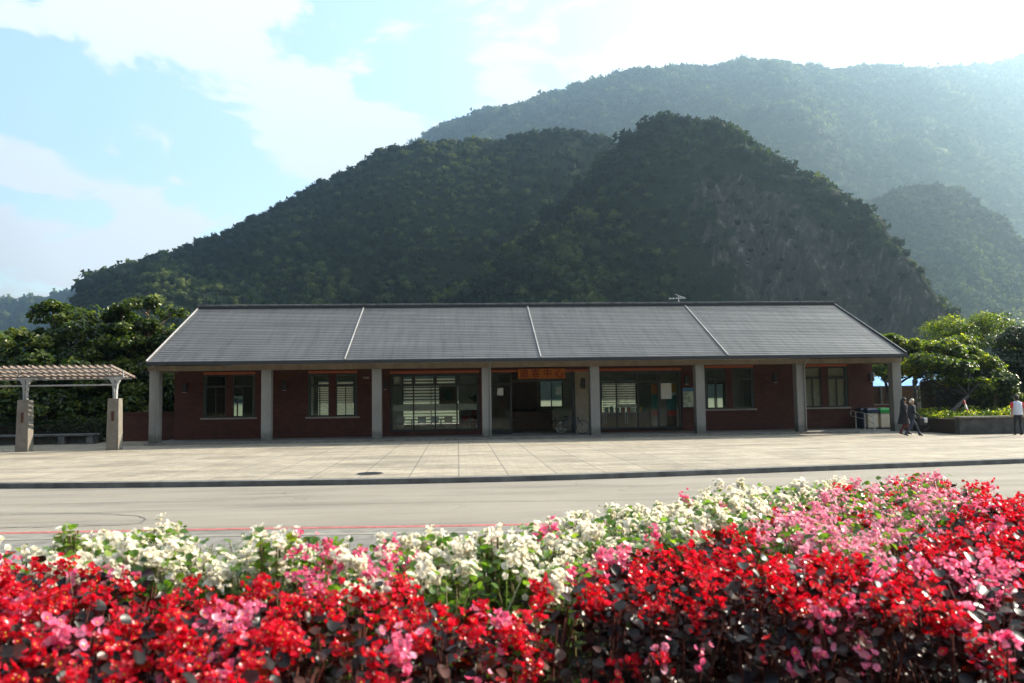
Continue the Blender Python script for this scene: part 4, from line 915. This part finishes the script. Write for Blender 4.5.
# planter wall and ground cover
pw = empty('planter_wall', (24, 34.4, 0), 'low dark stone planter wall with a pale top running to the right edge', 'wall')
box('stonework', M['dark_stone'], pw, 22.4, 34.3, 0, 40, 34.65, .72); box('coping', M['kerb_light'], pw, 22.35, 34.24, .722, 40, 34.72, .80, bevel=.01)
b = MB(); b.box(22.4, 34.655, 0, 40, 44.0, .66); o = b.build('planter_soil', M['soil']); o['kind'] = 'structure'
n = 16000; P = np.stack([rng.uniform(22.5, 34, n), rng.uniform(34.6, 39.5, n), np.zeros(n)], 1); P[:, 2] = .70+rng.uniform(0, 1, n)*(.12+.42*np.clip(fbm(P[:, 0]*1.2, P[:, 1]*1.2, 6, 3)+.3, 0, 1))
o = leaves('ground_cover', P, np.tile([[0, 0, 1.]], (n, 1)), .13*rng.uniform(.6, 1.3, n), M['leaf_lite'], None, np.clip(.45+fbm(P[:, 0]*2, P[:, 1]*2, 8, 3)+rng.normal(0, .3, n), 0, 1)); tag(o, 'low yellow-green ground cover along the top of the planter wall', 'ground cover', kind='stuff')
# stepped stone seats left of the planter
for k, (x0, x1, y, z, lab) in enumerate(((21.9, 23.1, 37.6, .45, 'dark stone seat between the walking pair and the planter wall'), (22.6, 24.6, 40.6, .62, 'second dark stone seat set behind the nearer one'))):
    r_ = empty('stone_bench', (x0+.8, y, 0), lab, 'bench', 'stone seats beside the planter')
    box('seat', M['kerb_light'] if k else M['kerb_dark'], r_, x0, y, z-.08, x1, y+.5, z, bevel=.01)
    for x in (x0+.1, x1-.3): box('leg', M['kerb_dark'], r_, x, y+.05, 0, x+.2, y+.45, z-.08)
# striped stake in the bed
sk = empty('striped_stake', (25.4, 37, .6), 'leaning white and red stake stuck in the planted bed', 'stake')
A = Vector(at(970, 418, 35.6)); B = Vector(at(963.5, 400, 35.8)); A.z = .66
for k in range(4):
    b = MB(); b.bar(A.lerp(B, k/4), A.lerp(B, (k+1)/4), .075, .075); b.build('band', M['paper'] if k % 2 == 0 else M['red_panel'], sk)
# blue-roofed stalls far behind
bs = empty('blue_roofed_shelter', (34, 58, 0), 'long open shelter with a bright blue sheet roof, seen under the trees', 'shelter')
b = MB(); b.add([(28, 56.0, 2.35), (42, 56.0, 2.35), (42, 60, 3.5), (28, 60, 3.5), (28, 64, 2.35), (42, 64, 2.35)], [(0, 1, 2, 3), (3, 2, 5, 4)]); b.build('roof', M['blue_roof'], bs)
for x in (28.3, 31.6, 34.9, 38.2, 41.6):
    for y in (56.3, 63.6): box('post', M['white_steel'], bs, x-.07, y-.07, 0, x+.07, y+.07, 2.44)
box('rear_screen', M['wood'], bs, 28.3, 63.7, 0, 41.6, 63.8, 2.3)

# ------------------------------------------------------------------ people
def skin_body(name, J, E, mat_idx, mats, parent, levels=2):
    """J: joint -> (x, y, z, r); grown with a Skin modifier into one continuous surface"""
    keys = list(J); me = bpy.data.meshes.new(name)
    me.from_pydata([J[k][:3] for k in keys], [(keys.index(a_), keys.index(b_)) for a_, b_ in E], []); o = bpy.data.objects.new(name, me); col.objects.link(o)
    o.modifiers.new('skin', 'SKIN'); sv = me.skin_vertices[0].data
    for i, k in enumerate(keys):
        r_ = J[k][3]; sv[i].radius = r_ if isinstance(r_, tuple) else (r_, r_); sv[i].use_root = (k == 'pelvis')
    s_ = o.modifiers.new('sub', 'SUBSURF'); s_.levels = levels; s_.render_levels = levels
    bpy.context.view_layer.update(); m2_ = bpy.data.meshes.new_from_object(o.evaluated_get(bpy.context.evaluated_depsgraph_get()))
    bpy.data.objects.remove(o); m2_.name = name; m2_.materials.clear()
    for q in mats: m2_.materials.append(q)
    for p in m2_.polygons: p.material_index = mat_idx(p.center); p.use_smooth = True
    o = bpy.data.objects.new(name, m2_); col.objects.link(o); o.parent = parent; return o
SKIN = simple('skin', (0.42, 0.24, 0.16), .55, var=.08); HAIR = simple('black_hair', (0.012, 0.010, 0.010), .7, var=.3, scale=40); GREY_HAIR = simple('pale_hair', (0.45, 0.38, 0.32), .5, var=.3, scale=40)
COAT = simple('black_coat_cloth', (0.014, 0.013, 0.018), .85); MAROON = simple('maroon_tights', (0.10, 0.015, 0.015), .8); NAVYC = simple('navy_jacket_cloth', (0.018, 0.022, 0.035), .8)
JEANS = simple('dark_blue_denim', (0.025, 0.035, 0.065), .85); SHOE = simple('black_shoe', (0.012, 0.012, 0.014), .4); WHITE_SHIRT = simple('white_polo_cloth', (0.62, 0.66, 0.76), .85, var=.05); RED_SLEEVE = simple('red_sleeve_cloth', (0.55, 0.03, 0.04), .85, var=.05); DARKT = simple('dark_trousers', (0.018, 0.022, 0.03), .8)
SILVER = simple('silver_bag_cloth', (0.55, 0.55, 0.56), .35, .3)
def person(x, y, lab, H, stride, mats_of, parts, arm=(0.25, -0.15), facing=0.0):
    """walks towards +x; stride = half step length"""
    r_ = empty('person', (x, y, 0.003), lab, 'person'); r_.rotation_euler = (0, 0, 0)
    k = H/1.72; s_ = stride
    def rot(px_, py_): c, s = math.cos(facing), math.sin(facing); return px_*c-py_*s, px_*s+py_*c
    J0 = {'pelvis': (0, 0, .92, (.125, .10)), 'waist': (0.01, 0, 1.08, (.12, .095)), 'chest': (0.03, 0, 1.30, (.145, .11)), 'neckb': (.04, 0, 1.44, (.075, .07)), 'neck': (.05, 0, 1.51, .045), 'jaw': (.075, 0, 1.56, (.062, .06)), 'head': (.065, 0, 1.635, (.085, .075)), 'crown': (.06, 0, 1.70, (.055, .05)),
        'hipL': (0, .09, .86, .095), 'kneeL': (s_*.55+.03, .09, .50, .062), 'ankL': (s_, .09, .10, .042), 'toeL': (s_+.16, .09, .045, .035), 'heelL': (s_-.04, .09, .04, .035),
        'hipR': (0, -.09, .86, .095), 'kneeR': (-s_*.25+.05, -.09, .49, .062), 'ankR': (-s_, -.09, .13, .042), 'toeR': (-s_+.15, -.09, .04, .035), 'heelR': (-s_-.05, -.09, .08, .032),
        'shL': (.03, .17, 1.40, .062), 'elL': (-.02+arm[0]*.1, .23, 1.13, .044), 'wrL': (arm[0]*.8, .22, .93, .03), 'haL': (arm[0], .21, .85, (.035, .022)), 
        'shR': (.03, -.17, 1.40, .062), 'elR': (.0+arm[1]*.1, -.23, 1.13, .044), 'wrR': (arm[1]*.8+.05, -.22, .95, .03), 'haR': (arm[1]+.06, -.21, .87, (.035, .022))}
    for sd, hx, hy in (('L', arm[0], .21), ('R', arm[1]+.06, -.21)):
        hz_ = .85 if sd == 'L' else .87
        for q, (dy, ln) in enumerate(((-.026, .065), (-.009, .078), (.009, .074), (.026, .058))): J0[f'f{q}{sd}'] = (hx+.012, hy+dy, hz_-ln, .009)
        J0[f'th{sd}'] = (hx+.05, hy, hz_-.02, .010)
    J = {}
    for a_, v in J0.items():
        q = rot(v[0], v[1]); J[a_] = (q[0]*k, q[1]*k, v[2]*k, tuple(w_*k for w_ in v[3]) if isinstance(v[3], tuple) else v[3]*k)
    E = [('pelvis', 'waist'), ('waist', 'chest'), ('chest', 'neckb'), ('neckb', 'neck'), ('neck', 'jaw'), ('jaw', 'head'), ('head', 'crown'), ('pelvis', 'hipL'), ('hipL', 'kneeL'), ('kneeL', 'ankL'), ('ankL', 'toeL'), ('ankL', 'heelL'), ('pelvis', 'hipR'), ('hipR', 'kneeR'), ('kneeR', 'ankR'), ('ankR', 'toeR'), ('ankR', 'heelR'),
        ('chest', 'shL'), ('shL', 'elL'), ('elL', 'wrL'), ('wrL', 'haL'), ('chest', 'shR'), ('shR', 'elR'), ('elR', 'wrR'), ('wrR', 'haR')]
    E += [(f'ha{s}', f'f{q}{s}') for s in 'LR' for q in range(4)] + [(f'ha{s}', f'th{s}') for s in 'LR']
    mats, fn = mats_of
    skin_body('body', J, E, lambda c: fn(c, k), mats, r_)
    def hp(dx, dy, dz):
        q = rot(dx, dy); return (x+q[0]*k, y+q[1]*k, .003+dz*k)
    parts(r_, k, hp, rot)
    return r_
def face(r_, k, hp):
    b = MB(); b.sphere(hp(.155, 0, 1.615), .013*k, 6, 5); b.build('nose', SKIN, r_, True)
    for s_ in (-1, 1):
        b = MB(); b.sphere(hp(.145, .028*s_, 1.642), .010*k, 6, 5); b.build('eye', HAIR, r_, True)
        b = MB(); b.sphere(hp(.055, .078*s_, 1.625), (.018*k, .008*k, .028*k), 6, 5); b.build('ear', SKIN, r_, True)
    b = MB(); b.sphere(hp(.142, 0, 1.578), (.006*k, .022*k, .006*k), 6, 5); b.build('mouth', simple('lips', (.3, .08, .07), .5), r_, True)
def skirtcoat(name, hp, mat, r_, rows, n=14):
    vs = []; fs = []
    for (z, rx_, ry_, cx_) in rows:
        for j in range(n): t = 2*math.pi*j/n; vs.append(hp(cx_+rx_*math.cos(t)*(1+.04*math.sin(5*t)), ry_*math.sin(t), z))
    for i in range(len(rows)-1):
        for j in range(n): fs.append((i*n+j, i*n+(j+1) % n, (i+1)*n+(j+1) % n, (i+1)*n+j))
    return MB().add(vs, fs).build(name, mat, r_, True)
# woman in a long dark coat
def pw_parts(r_, k, hp, rot):
    face(r_, k, hp)
    skirtcoat('coat', hp, COAT, r_, [(1.46, .08, .10, .04), (1.40, .15, .20, .03), (1.25, .165, .185, .02), (1.08, .15, .16, .0), (.9, .19, .19, .0), (.7, .24, .21, .0), (.52, .27, .22, -.01)])
    b = MB(); b.sphere(hp(.045, 0, 1.655), (.105*k, .098*k, .095*k), 12, 8); b.sphere(hp(-.03, 0, 1.52), (.085*k, .105*k, .17*k), 12, 8); b.sphere(hp(-.055, 0, 1.36), (.07*k, .10*k, .15*k), 12, 8); b.build('hair', HAIR, r_, True)
px_, py_ = gat(904.5, 435.3, 0)
person(px_, py_, 'woman with long black hair in a long dark coat, left of the walking pair', 1.66, .20, ([COAT, MAROON, SKIN, SHOE], lambda c, k: 3 if c.z < .10*k else 1 if c.z < .6*k else 2 if (c.z > 1.48*k or (c.z < .92*k and abs(c.y) > .165*k)) else 0), pw_parts, (.2, .05), facing=-.25)
def pm_parts(r_, k, hp, rot):
    face(r_, k, hp)
    skirtcoat('jacket', hp, NAVYC, r_, [(1.46, .08, .10, .04), (1.40, .15, .205, .03), (1.2, .17, .19, .02), (1.0, .165, .17, .0), (.84, .17, .17, .0)])
    b = MB(); b.sphere(hp(.045, 0, 1.665), (.105*k, .095*k, .085*k), 12, 8); b.sphere(hp(-.02, 0, 1.60), (.06*k, .085*k, .08*k), 12, 8); b.build('hair', GREY_HAIR, r_, True)
px2, py2 = gat(912.5, 436.6, 0)
q_ = person(px2, py2, 'person in dark jacket and jeans with pale hair, striding on the right of the pair', 1.62, .36, ([NAVYC, JEANS, SKIN, SHOE], lambda c, k: 3 if c.z < .10*k else 1 if c.z < .88*k and not (c.z > .74*k and abs(c.y) > .17*k) else 2 if (c.z > 1.48*k or (c.z < .92*k and abs(c.y) > .165*k)) else 0), pm_parts, (.30, .28), facing=-.15)
bg = empty('carried_bag', (px2+.42, py2-.22, .5), 'dark bag with a silver flap carried by the striding person', 'bag')
b = MB(); b.box(px2+.16, py2-.30, .50, px2+.52, py2-.16, .80); b.build('bag_body', COAT, bg, bevel=.04)
b = MB(); b.box(px2+.38, py2-.32, .60, px2+.53, py2-.14, .815); b.build('flap', SILVER, bg, bevel=.03)
b = MB(); b.tube([(px2+.2, py2-.23, .78), (px2+.33, py2-.23, .93), (px2+.46, py2-.23, .78)], .012, 6); b.build('handle', COAT, bg)
# man at the right edge, seen from behind
def pr_parts(r_, k, hp, rot):
    face(r_, k, hp)
    skirtcoat('shirt', hp, WHITE_SHIRT, r_, [(1.48, .075, .085, .045), (1.42, .14, .20, .03), (1.3, .15, .21, .02), (1.1, .15, .20, .01), (.9, .155, .195, .0)])
    b = MB(); b.sphere(hp(.04, 0, 1.665), (.108*k, .098*k, .09*k), 12, 8); b.sphere(hp(-.01, 0, 1.60), (.07*k, .088*k, .08*k), 12, 8); b.build('hair', HAIR, r_, True)
    for s_ in (-1, 1):
        b = MB(); b.tube([hp(.03, .165*s_, 1.42), hp(.02, .20*s_, 1.33), hp(.01, .225*s_, 1.19)], [.075*k, .072*k, .066*k], 10); b.build('sleeve', RED_SLEEVE, r_, True)
px3, py3 = gat(1019, 436, 0)
person(px3, py3, 'man seen from behind in a white shirt with red sleeves at the right edge', 1.72, .10, ([WHITE_SHIRT, DARKT, SKIN, SHOE], lambda c, k: 3 if c.z < .09*k else 2 if (c.z > 1.47*k or (math.hypot(c.x, c.y) > .17*k and c.z > .72*k and c.z < 1.2*k)) else 1 if c.z < .93*k else 0), pr_parts, (.05, -.02), facing=R(78))

# ------------------------------------------------------------------ the begonia bed in front
ZT = 1.55
back_px = [(-90, 552), (0, 547), (60, 533), (130, 522), (170, 530), (230, 541), (262, 537), (290, 534), (330, 543), (400, 541), (440, 530), (470, 527), (500, 531), (540, 518), (575, 505), (610, 503), (650, 508), (680, 500), (720, 492), (770, 487), (830, 481), (870, 482), (900, 477), (930, 474), (965, 482), (985, 490), (1024, 490), (1100, 492), (1160, 500)]
back = [gat(u, v-3, ZT+.03) for u, v in back_px]
back = [(-4.2, 2.75), (-3.0, 2.7)] + back + [(3.9, 3.35), (4.6, 3.2)]
poly = back + [(4.6, .95), (-4.2, .95)]
def inpoly(x, y, pl):
    x = np.asarray(x); y = np.asarray(y); c = np.zeros(x.shape, bool); n = len(pl)
    for i in range(n):
        x1, y1 = pl[i]; x2, y2 = pl[(i+1) % n]
        if y1 == y2: continue
        c ^= ((y1 > y) != (y2 > y)) & (x < (x2-x1)*(y-y1)/(y2-y1)+x1)
    return c
def zone(px): return [gat(u, v, ZT) for u, v in px]
Z_white = zone([(-600, 480), (-600, 575), (0, 572), (70, 570), (140, 577), (215, 592), (300, 594), (390, 588), (430, 592), (470, 590), (520, 596), (560, 580), (600, 552), (660, 545), (700, 538), (745, 528), (790, 508), (862, 480), (860, 440), (500, 440)])
Z_pink = zone([(862, 440), (862, 481), (800, 508), (745, 528), (740, 546), (800, 556), (850, 562), (890, 548), (935, 516), (985, 490), (975, 440)])
Z_pinks = [zone(q) for q in ([(296, 572), (325, 556), (375, 552), (408, 556), (412, 575), (380, 590), (310, 592)], [(-60, 560), (12, 562), (18, 576), (-60, 582)], [(590, 545), (680, 538), (690, 548), (640, 556), (595, 560)],
    [(672, 592), (740, 588), (748, 618), (690, 622)], [(925, 565), (1024, 545), (1060, 600), (960, 620), (925, 600)], [(470, 545), (500, 520), (530, 528), (520, 545)], [(660, 490), (700, 490), (700, 515), (660, 512)], [(10, 590), (-60, 590), (-60, 640), (20, 620)], [(165, 605), (250, 600), (265, 660), (180, 670)])]
Z_gap = zone([(450, 600), (468, 574), (505, 562), (540, 564), (562, 576), (540, 598), (500, 612)])
Z_gap2 = zone([(130, 575), (290, 570), (300, 598), (215, 600), (130, 590)])
def front_y(x): return 1.52 + .14*np.sin(x*2.3+.2) + .10*np.sin(x*5.1) - .22*(x < -.25) + .12*(x > .1)
def top(x, y):
    z = ZT + .045*fbm(x*2.2, y*2.2, 31, 3)
    fy = front_y(x); z = z - np.clip(fy-y, 0, 1)*1.15 - np.clip((fy+.12-y), 0, .12)*.5
    return z
sp = .105
gx, gy = np.meshgrid(np.arange(-4.2, 4.6, sp), np.arange(.95, 5.2, sp)); gx = gx.ravel()+rng.uniform(-.45, .45, gx.size)*sp; gy = gy.ravel()+rng.uniform(-.45, .45, gy.size)*sp
k = inpoly(gx, gy, poly)&(np.abs(np.arctan2(gx, gy)-YAW) < R(58)); gx, gy = gx[k], gy[k]
white = inpoly(gx, gy, Z_white); pink = inpoly(gx, gy, Z_pink); gap = inpoly(gx, gy, Z_gap)|inpoly(gx, gy, Z_gap2)
pk2 = np.zeros(len(gx), bool)
for q in Z_pinks: pk2 |= inpoly(gx, gy, q)
rnd = rng.uniform(0, 1, len(gx))
kind = np.where(white, 0, np.where(pink, 1, 2))          # 0 white, 1 pale pink, 2 red (dark leaves)
kind = np.where(white & pk2 & (rnd < .7), 3, kind); kind = np.where(~white & ~pink & pk2 & (rnd < .5), 4, kind)   # 3 pink among white, 4 pink with dark leaves
kind = np.where((kind == 2) & ((fbm(gx*3.1, gy*3.1, 55, 2) > .34) | (rnd < .05)), 4, kind); kind = np.where((kind == 1) & (rnd < .10), 2, kind); kind = np.where((kind == 0) & (rnd > .975), 3, kind)
hgt = top(gx, gy) + rng.normal(0, .014, len(gx)); hgt = np.where(gap, hgt-.13-.05*rnd, np.where(white, hgt+.004, hgt))
front = np.clip((front_y(gx)+.02-gy)/.25, 0, 1)           # plants on the face turned to the viewer
print('begonias', len(gx))
# templates
def petal(w_, l_, cup, n=4):
    V = []; 
    for i in range(n+1):
        t = i/n; ww = w_*math.sin(math.pi*(0.12+0.80*t)**.9)*(1 if t < .95 else .7)
        for s_ in (-1, 0, 1): V.append((t*l_, s_*ww*.5, cup*(t*t)+ (.10*ww if s_ else 0)))
    Fq = [(i*3+j, i*3+j+1, i*3+j+4, i*3+j+3) for i in range(n) for j in (0, 1)]
    return np.array(V), np.array(Fq)
def flower_template(seed, np_=4, open_=.35, double=False):
    r_ = np.random.default_rng(seed); Vs = []; Fs = []; b = 0
    lay = [(np_, 1.0, open_)] + ([(4, .7, .75), (3, .45, 1.1)] if double else [])
    for (cnt, sc_, tilt) in lay:
        for i in range(cnt):
            big = (i % 2 == 0) if not double else True
            V, Fq = petal((.62 if big else .40)*sc_, (.56 if big else .46)*sc_, .10*r_.uniform(.3, 1.6))
            a_ = 2*math.pi*i/cnt + r_.normal(0, .12)+sc_*3; ti = tilt+r_.normal(0, .12)
            Ry = np.array([[math.cos(ti), 0, -math.sin(ti)], [0, 1, 0], [math.sin(ti), 0, math.cos(ti)]]); Rz = np.array([[math.cos(a_), -math.sin(a_), 0], [math.sin(a_), math.cos(a_), 0], [0, 0, 1]])
            V = V@Ry.T@Rz.T; V[:, 2] += .02*i; Vs.append(V); Fs.append(Fq+b); b += len(V)
    return np.vstack(Vs), np.vstack(Fs)
def leaf_template(seed):
    r_ = np.random.default_rng(seed); n = 9; V = [(0.04, 0, 0.0)]; 
    for i in range(n):
        t = 2*math.pi*i/n; rr = .5*(1+r_.uniform(-.07, .07)); V.append((rr*math.cos(t)+.02, rr*.86*math.sin(t), .16*math.sin(t)**2+.05*math.cos(t)+r_.uniform(-.015, .015)))
    V = np.array(V); Fq = np.array([(0, 1+i, 1+(i+1) % n) for i in range(n)]); return V, Fq
FT = [flower_template(i, 4, .3+.1*(i % 3)) for i in range(4)]; FD = [flower_template(10+i, 5, .3, True) for i in range(3)]; LT = [leaf_template(i) for i in range(3)]
FM = {0: leafmat('white_begonia_petals', [(.78, .77, .60), (.88, .86, .77), (.92, .89, .84)], .5, .45, (1.1, 1.04, .95)),
      1: leafmat('pale_pink_petals', [(.78, .22, .36), (.84, .38, .50), (.86, .60, .66)], .45, .35, (1.1, .9, .95)),
      2: leafmat('red_petals', [(.34, .002, .010), (.60, .008, .024), (.76, .04, .085)], .5, .28, (1.3, .8, .9)),
      3: leafmat('deep_pink_petals', [(.66, .07, .19), (.78, .16, .32), (.84, .36, .48)], .5, .35, (1.2, .9, .95)),
      4: leafmat('bright_pink_petals', [(.68, .06, .18), (.80, .20, .36), (.86, .45, .58)], .5, .32, (1.2, .9, .95))}
LM = {'g': leafmat('green_begonia_leaves', [(.045, .10, .012), (.10, .19, .02), (.22, .30, .035)], .48, .28), 'd': leafmat('bronze_begonia_leaves', [(.006, .005, .005), (.016, .009, .007), (.09, .020, .009)], .28, .33, (2.4, .7, .4), spec=.35)}
YEL = leafmat('yellow_stamens', [(.75, .42, .02), (.85, .6, .05)], .2, .6)
NM = {0: ('white_begonias', 'white double begonias with light green leaves along the back of the bed'), 1: ('pale_pink_begonias', 'pale pink begonias with yellow-green leaves on the far right rise of the bed'), 2: ('red_begonias', 'red begonias with glossy bronze leaves filling the front of the bed'),
      3: ('pink_begonias', 'deep pink begonias scattered among the white ones'), 4: ('bright_pink_begonias', 'bright pink begonias scattered among the red ones')}
sunv = np.array(SUN_DIR)
for kd in range(5):
    q = np.where(kind == kd)[0]
    if not len(q): continue
    nm, lab = NM[kd]; dark = kd in (2, 4)
    # flowers: clusters of a few blooms per plant
    per = {0: 58, 1: 50, 2: 56, 3: 44, 4: 46}[kd]
    pi_ = np.repeat(q, per); n = len(pi_)
    ncl = 3; cl = rng.integers(0, ncl, n); coff = rng.normal(0, .040, (len(gx), ncl, 2)); chh = rng.normal(0, .016, (len(gx), ncl))
    X = gx[pi_]+coff[pi_, cl, 0]+rng.normal(0, .013, n); Y = gy[pi_]+coff[pi_, cl, 1]+rng.normal(0, .013, n)
    Zf = hgt[pi_]+chh[pi_, cl]+rng.normal(0, .012, n)-np.abs(rng.normal(0, .022, n))
    fr_ = front[pi_]; gp = gap[pi_]
    keepf = rng.uniform(0, 1, n) < np.where(gp, .14, np.clip(1-.93*fr_, 0, 1))
    # bare patches
    keepf &= (fbm(X*5, Y*5, 41, 2) > (-.45 if not dark else -.28))
    X, Y, Zf, fr_ = X[keepf], Y[keepf], Zf[keepf], fr_[keepf]; n = len(X)
    sz = {0: .022, 1: .0195, 2: .0195, 3: .021, 4: .0215}[kd]
    nz_ = np.stack([rng.normal(0, .55, n)+.15, rng.normal(-.15, .55, n)-fr_*.8, np.full(n, .65)], 1)
    Mx = basis(nz_, rng.uniform(0, 6.28, n)); S = sz*rng.uniform(.7, 1.25, n)
    P = np.stack([X, Y, Zf], 1); Vs = []; Fs = []; Ts = []; b = 0; T = FD if kd == 0 else FT
    pick = rng.integers(0, len(T), n); tint = np.clip(rng.normal(.5, .28, n), 0, 1)
    for i, (tv, tf) in enumerate(T):
        s_ = pick == i; V_, F2 = instance(tv, tf, P[s_], Mx[s_], S[s_]); Vs.append(V_); Fs.append(F2+b); b += len(V_); Ts.append(np.repeat(tint[s_], len(tf)))
    o = np_mesh(nm, np.vstack(Vs), np.vstack(Fs), FM[kd], tint=np.concatenate(Ts), smooth=True); tag(o, lab, 'flowers', kind='stuff')
    # stamens
    if kd != 0:
        c_ = rng.uniform(0, 1, n) < .6; sv_, sf_ = ico(1, 3, .15); V_, F2 = instance(sv_, sf_, (P+Mx[:, :, 2]*S[:, None]*.14)[c_], Mx[c_], S[c_]*.095)
        np_mesh('stamens', V_, F2, YEL, o, tint=np.full(len(F2), .5))
    # leaves
    perl = 84 if not dark else 56
    pi_ = np.repeat(q, perl); n = len(pi_); deep = np.where(rng.uniform(0, 1, n) < .35, rng.uniform(.08, .36, n), np.abs(rng.normal(0, .085, n)))+.012; 
    X = gx[pi_]+rng.normal(0, .045, n); Y = gy[pi_]+rng.normal(0, .045, n); Zl = hgt[pi_]-.008-deep
    up = rng.uniform(0, 1, n) < (.07 if kd in (0, 1, 3) else .02); Zl = np.where(up, hgt[pi_]+.006, Zl)
    Mx = basis(np.stack([rng.normal(0, .5, n), rng.normal(-.1, .5, n)-front[pi_]*.6, np.full(n, .8)], 1), rng.uniform(0, 6.28, n))
    P = np.stack([X, Y, Zl], 1); S = rng.uniform(.016, .032, n) if not dark else rng.uniform(.018, .038, n); pick = rng.integers(0, 3, n); tint = np.clip(rng.normal(.45, .28, n), 0, 1); Vs = []; Fs = []; Ts = []; b = 0
    for i, (tv, tf) in enumerate(LT):
        s_ = pick == i; V_, F2 = instance(tv, tf, P[s_], Mx[s_], S[s_]); Vs.append(V_); Fs.append(F2+b); b += len(V_); Ts.append(np.repeat(tint[s_], len(tf)))
    np_mesh('leaves', np.vstack(Vs), np.vstack(Fs), LM['d' if dark else 'g'], o, tint=np.concatenate(Ts), smooth=True)
    # stems
    per = 9 if not dark else 5; pi_ = np.repeat(q, per); n = len(pi_); A = np.stack([gx[pi_]+rng.normal(0, .03, n), gy[pi_]+rng.normal(0, .03, n), hgt[pi_]-.34], 1)
    B = np.stack([gx[pi_]+rng.normal(0, .045, n), gy[pi_]+rng.normal(0, .045, n), hgt[pi_]-.012], 1); w_ = rng.uniform(.0016, .0034, n)[:, None]
    V = []; an_ = [(1, 0), (-.5, .87), (-.5, -.87)]
    V = np.stack([A+np.array([c[0], c[1], 0])*w_ for c in an_]+[B+np.array([c[0], c[1], 0])*w_*.7 for c in an_], 1).reshape(-1, 3)
    Fq = (np.array([(0, 1, 4, 3), (1, 2, 5, 4), (2, 0, 3, 5)])[None]+(np.arange(n)*6)[:, None, None]).reshape(-1, 4)
    np_mesh('stems', V, Fq, M['red_stem' if dark else 'stem'], o)
    print(nm, len(q), len(o.data.polygons))
# one tall white plant and one leafy plant stand above the rest
def tall_plant(x, y, h_, lab, nf, nlv, spread, name='tall_white_begonia'):
    z0 = ZT-.32; r_ = empty(name, (x, y, z0), lab, 'plant'); b = MB(); tips = []
    for i in range(7):
        a_ = random.uniform(0, 6.28); rr = random.uniform(.2, 1)*spread; T = Vector((x+rr*math.cos(a_), y+rr*math.sin(a_), ZT+h_*random.uniform(.7, 1))); tips.append(T)
        b.tube([(x+rr*.3*math.cos(a_), y+rr*.3*math.sin(a_), z0), (x+rr*.6*math.cos(a_), y+rr*.6*math.sin(a_), z0+.2), T], [.005, .004, .003], 6)
    b.build('stems', M['stem'], r_)
    P = np.array([tips[i % 7] for i in range(nlv)])+rng.normal(0, .015, (nlv, 3))-np.array([0, 0, 1])*np.abs(rng.normal(0, .06, (nlv, 1)))
    V_, F2 = instance(*LT[0], P, rand_rot(nlv, .6), rng.uniform(.02, .036, nlv)); np_mesh('leaves', V_, F2, LM['g'], r_, tint=np.repeat(rng.uniform(.2, 1, nlv), 9), smooth=True)
    P = np.array([tips[i % 7] for i in range(nf)])+rng.normal(0, .017, (nf, 3)); V_, F2 = instance(*FD[0], P, rand_rot(nf, .8), rng.uniform(.02, .03, nf))
    np_mesh('flowers', V_, F2, FM[0], r_, tint=np.repeat(rng.uniform(.4, 1, nf), len(FD[0][1])), smooth=True)['kind'] = 'stuff'
x, y = gat(277, 548, ZT+.06); tall_plant(x, y, .085, 'tall white begonia on bare stems, standing above the bed left of the pink clump', 34, 40, .055)
x, y = gat(70, 535, ZT+.05); tall_plant(x, y, .075, 'leafy light green plant top rising from the white flowers at the far left', 8, 46, .035, 'leafy_begonia')
x, y = gat(498, 535, ZT+.05); tall_plant(x, y, .05, 'raised clump of white begonia behind the two grass blades', 30, 30, .06)
# grass blades in the gap
def blade(u0, v0, u1, v1, Y, lab, mat, wd=.004):
    A = Vector(at(u0, v0, Y)); B = Vector(at(u1, v1, Y)); A2 = A+(A-B)*.8; b = MB(); n = 8
    for i in range(n+1):
        t = i/n; p = A2.lerp(B, t)+Vector((math.sin(t*2.2)*.008, 0, 0)); w_ = wd*(1-t*.75); b.v += [(p.x-w_, p.y, p.z), (p.x, p.y-.0016, p.z), (p.x+w_, p.y, p.z)]
        if i: k_ = 3*(i-1); b.f += [(k_, k_+1, k_+4, k_+3), (k_+1, k_+2, k_+5, k_+4)]
    o = b.build('grass_blade', mat); tag(o, lab, 'grass blade'); return o
gm = simple('dry_grass', (.42, .45, .25), .5); gm2 = simple('green_grass_blade', (.16, .26, .04), .5)
blade(510, 600, 527, 557, 2.25, 'pale dry grass blade leaning right in the dark gap of the bed', gm, .004)
blade(504, 610, 503, 545, 2.2, 'thin upright green grass blade left of the pale leaning one', gm2, .0028)
blade(628, 560, 606, 552, 2.4, 'short pale arching blade over the red flowers in mid bed', gm, .0025)
# soil under the plants, and the bank that carries them
bk = [(x, y-.06) for x, y in back]; ft = [(x, .95) for x, y in back]
ftop = [(x, max(float(front_y(x))-.15, 1.0)) for x, y in bk]
mb = MB(); n = len(bk)
mb.v = [(x, y+.7, -.02) for x, y in bk]+[(x, y+.10, 1.40) for x, y in bk]+[(x, y, 1.26) for x, y in ftop]+[(x, .75, .85) for x, y in bk]+[(x, -2.5, .42) for x, y in bk]
mb.f = [(r_*n+i, r_*n+i+1, (r_+1)*n+i+1, (r_+1)*n+i) for r_ in range(4) for i in range(n-1)]
o = mb.build('soil_bank', M['soil']); o['kind'] = 'structure'
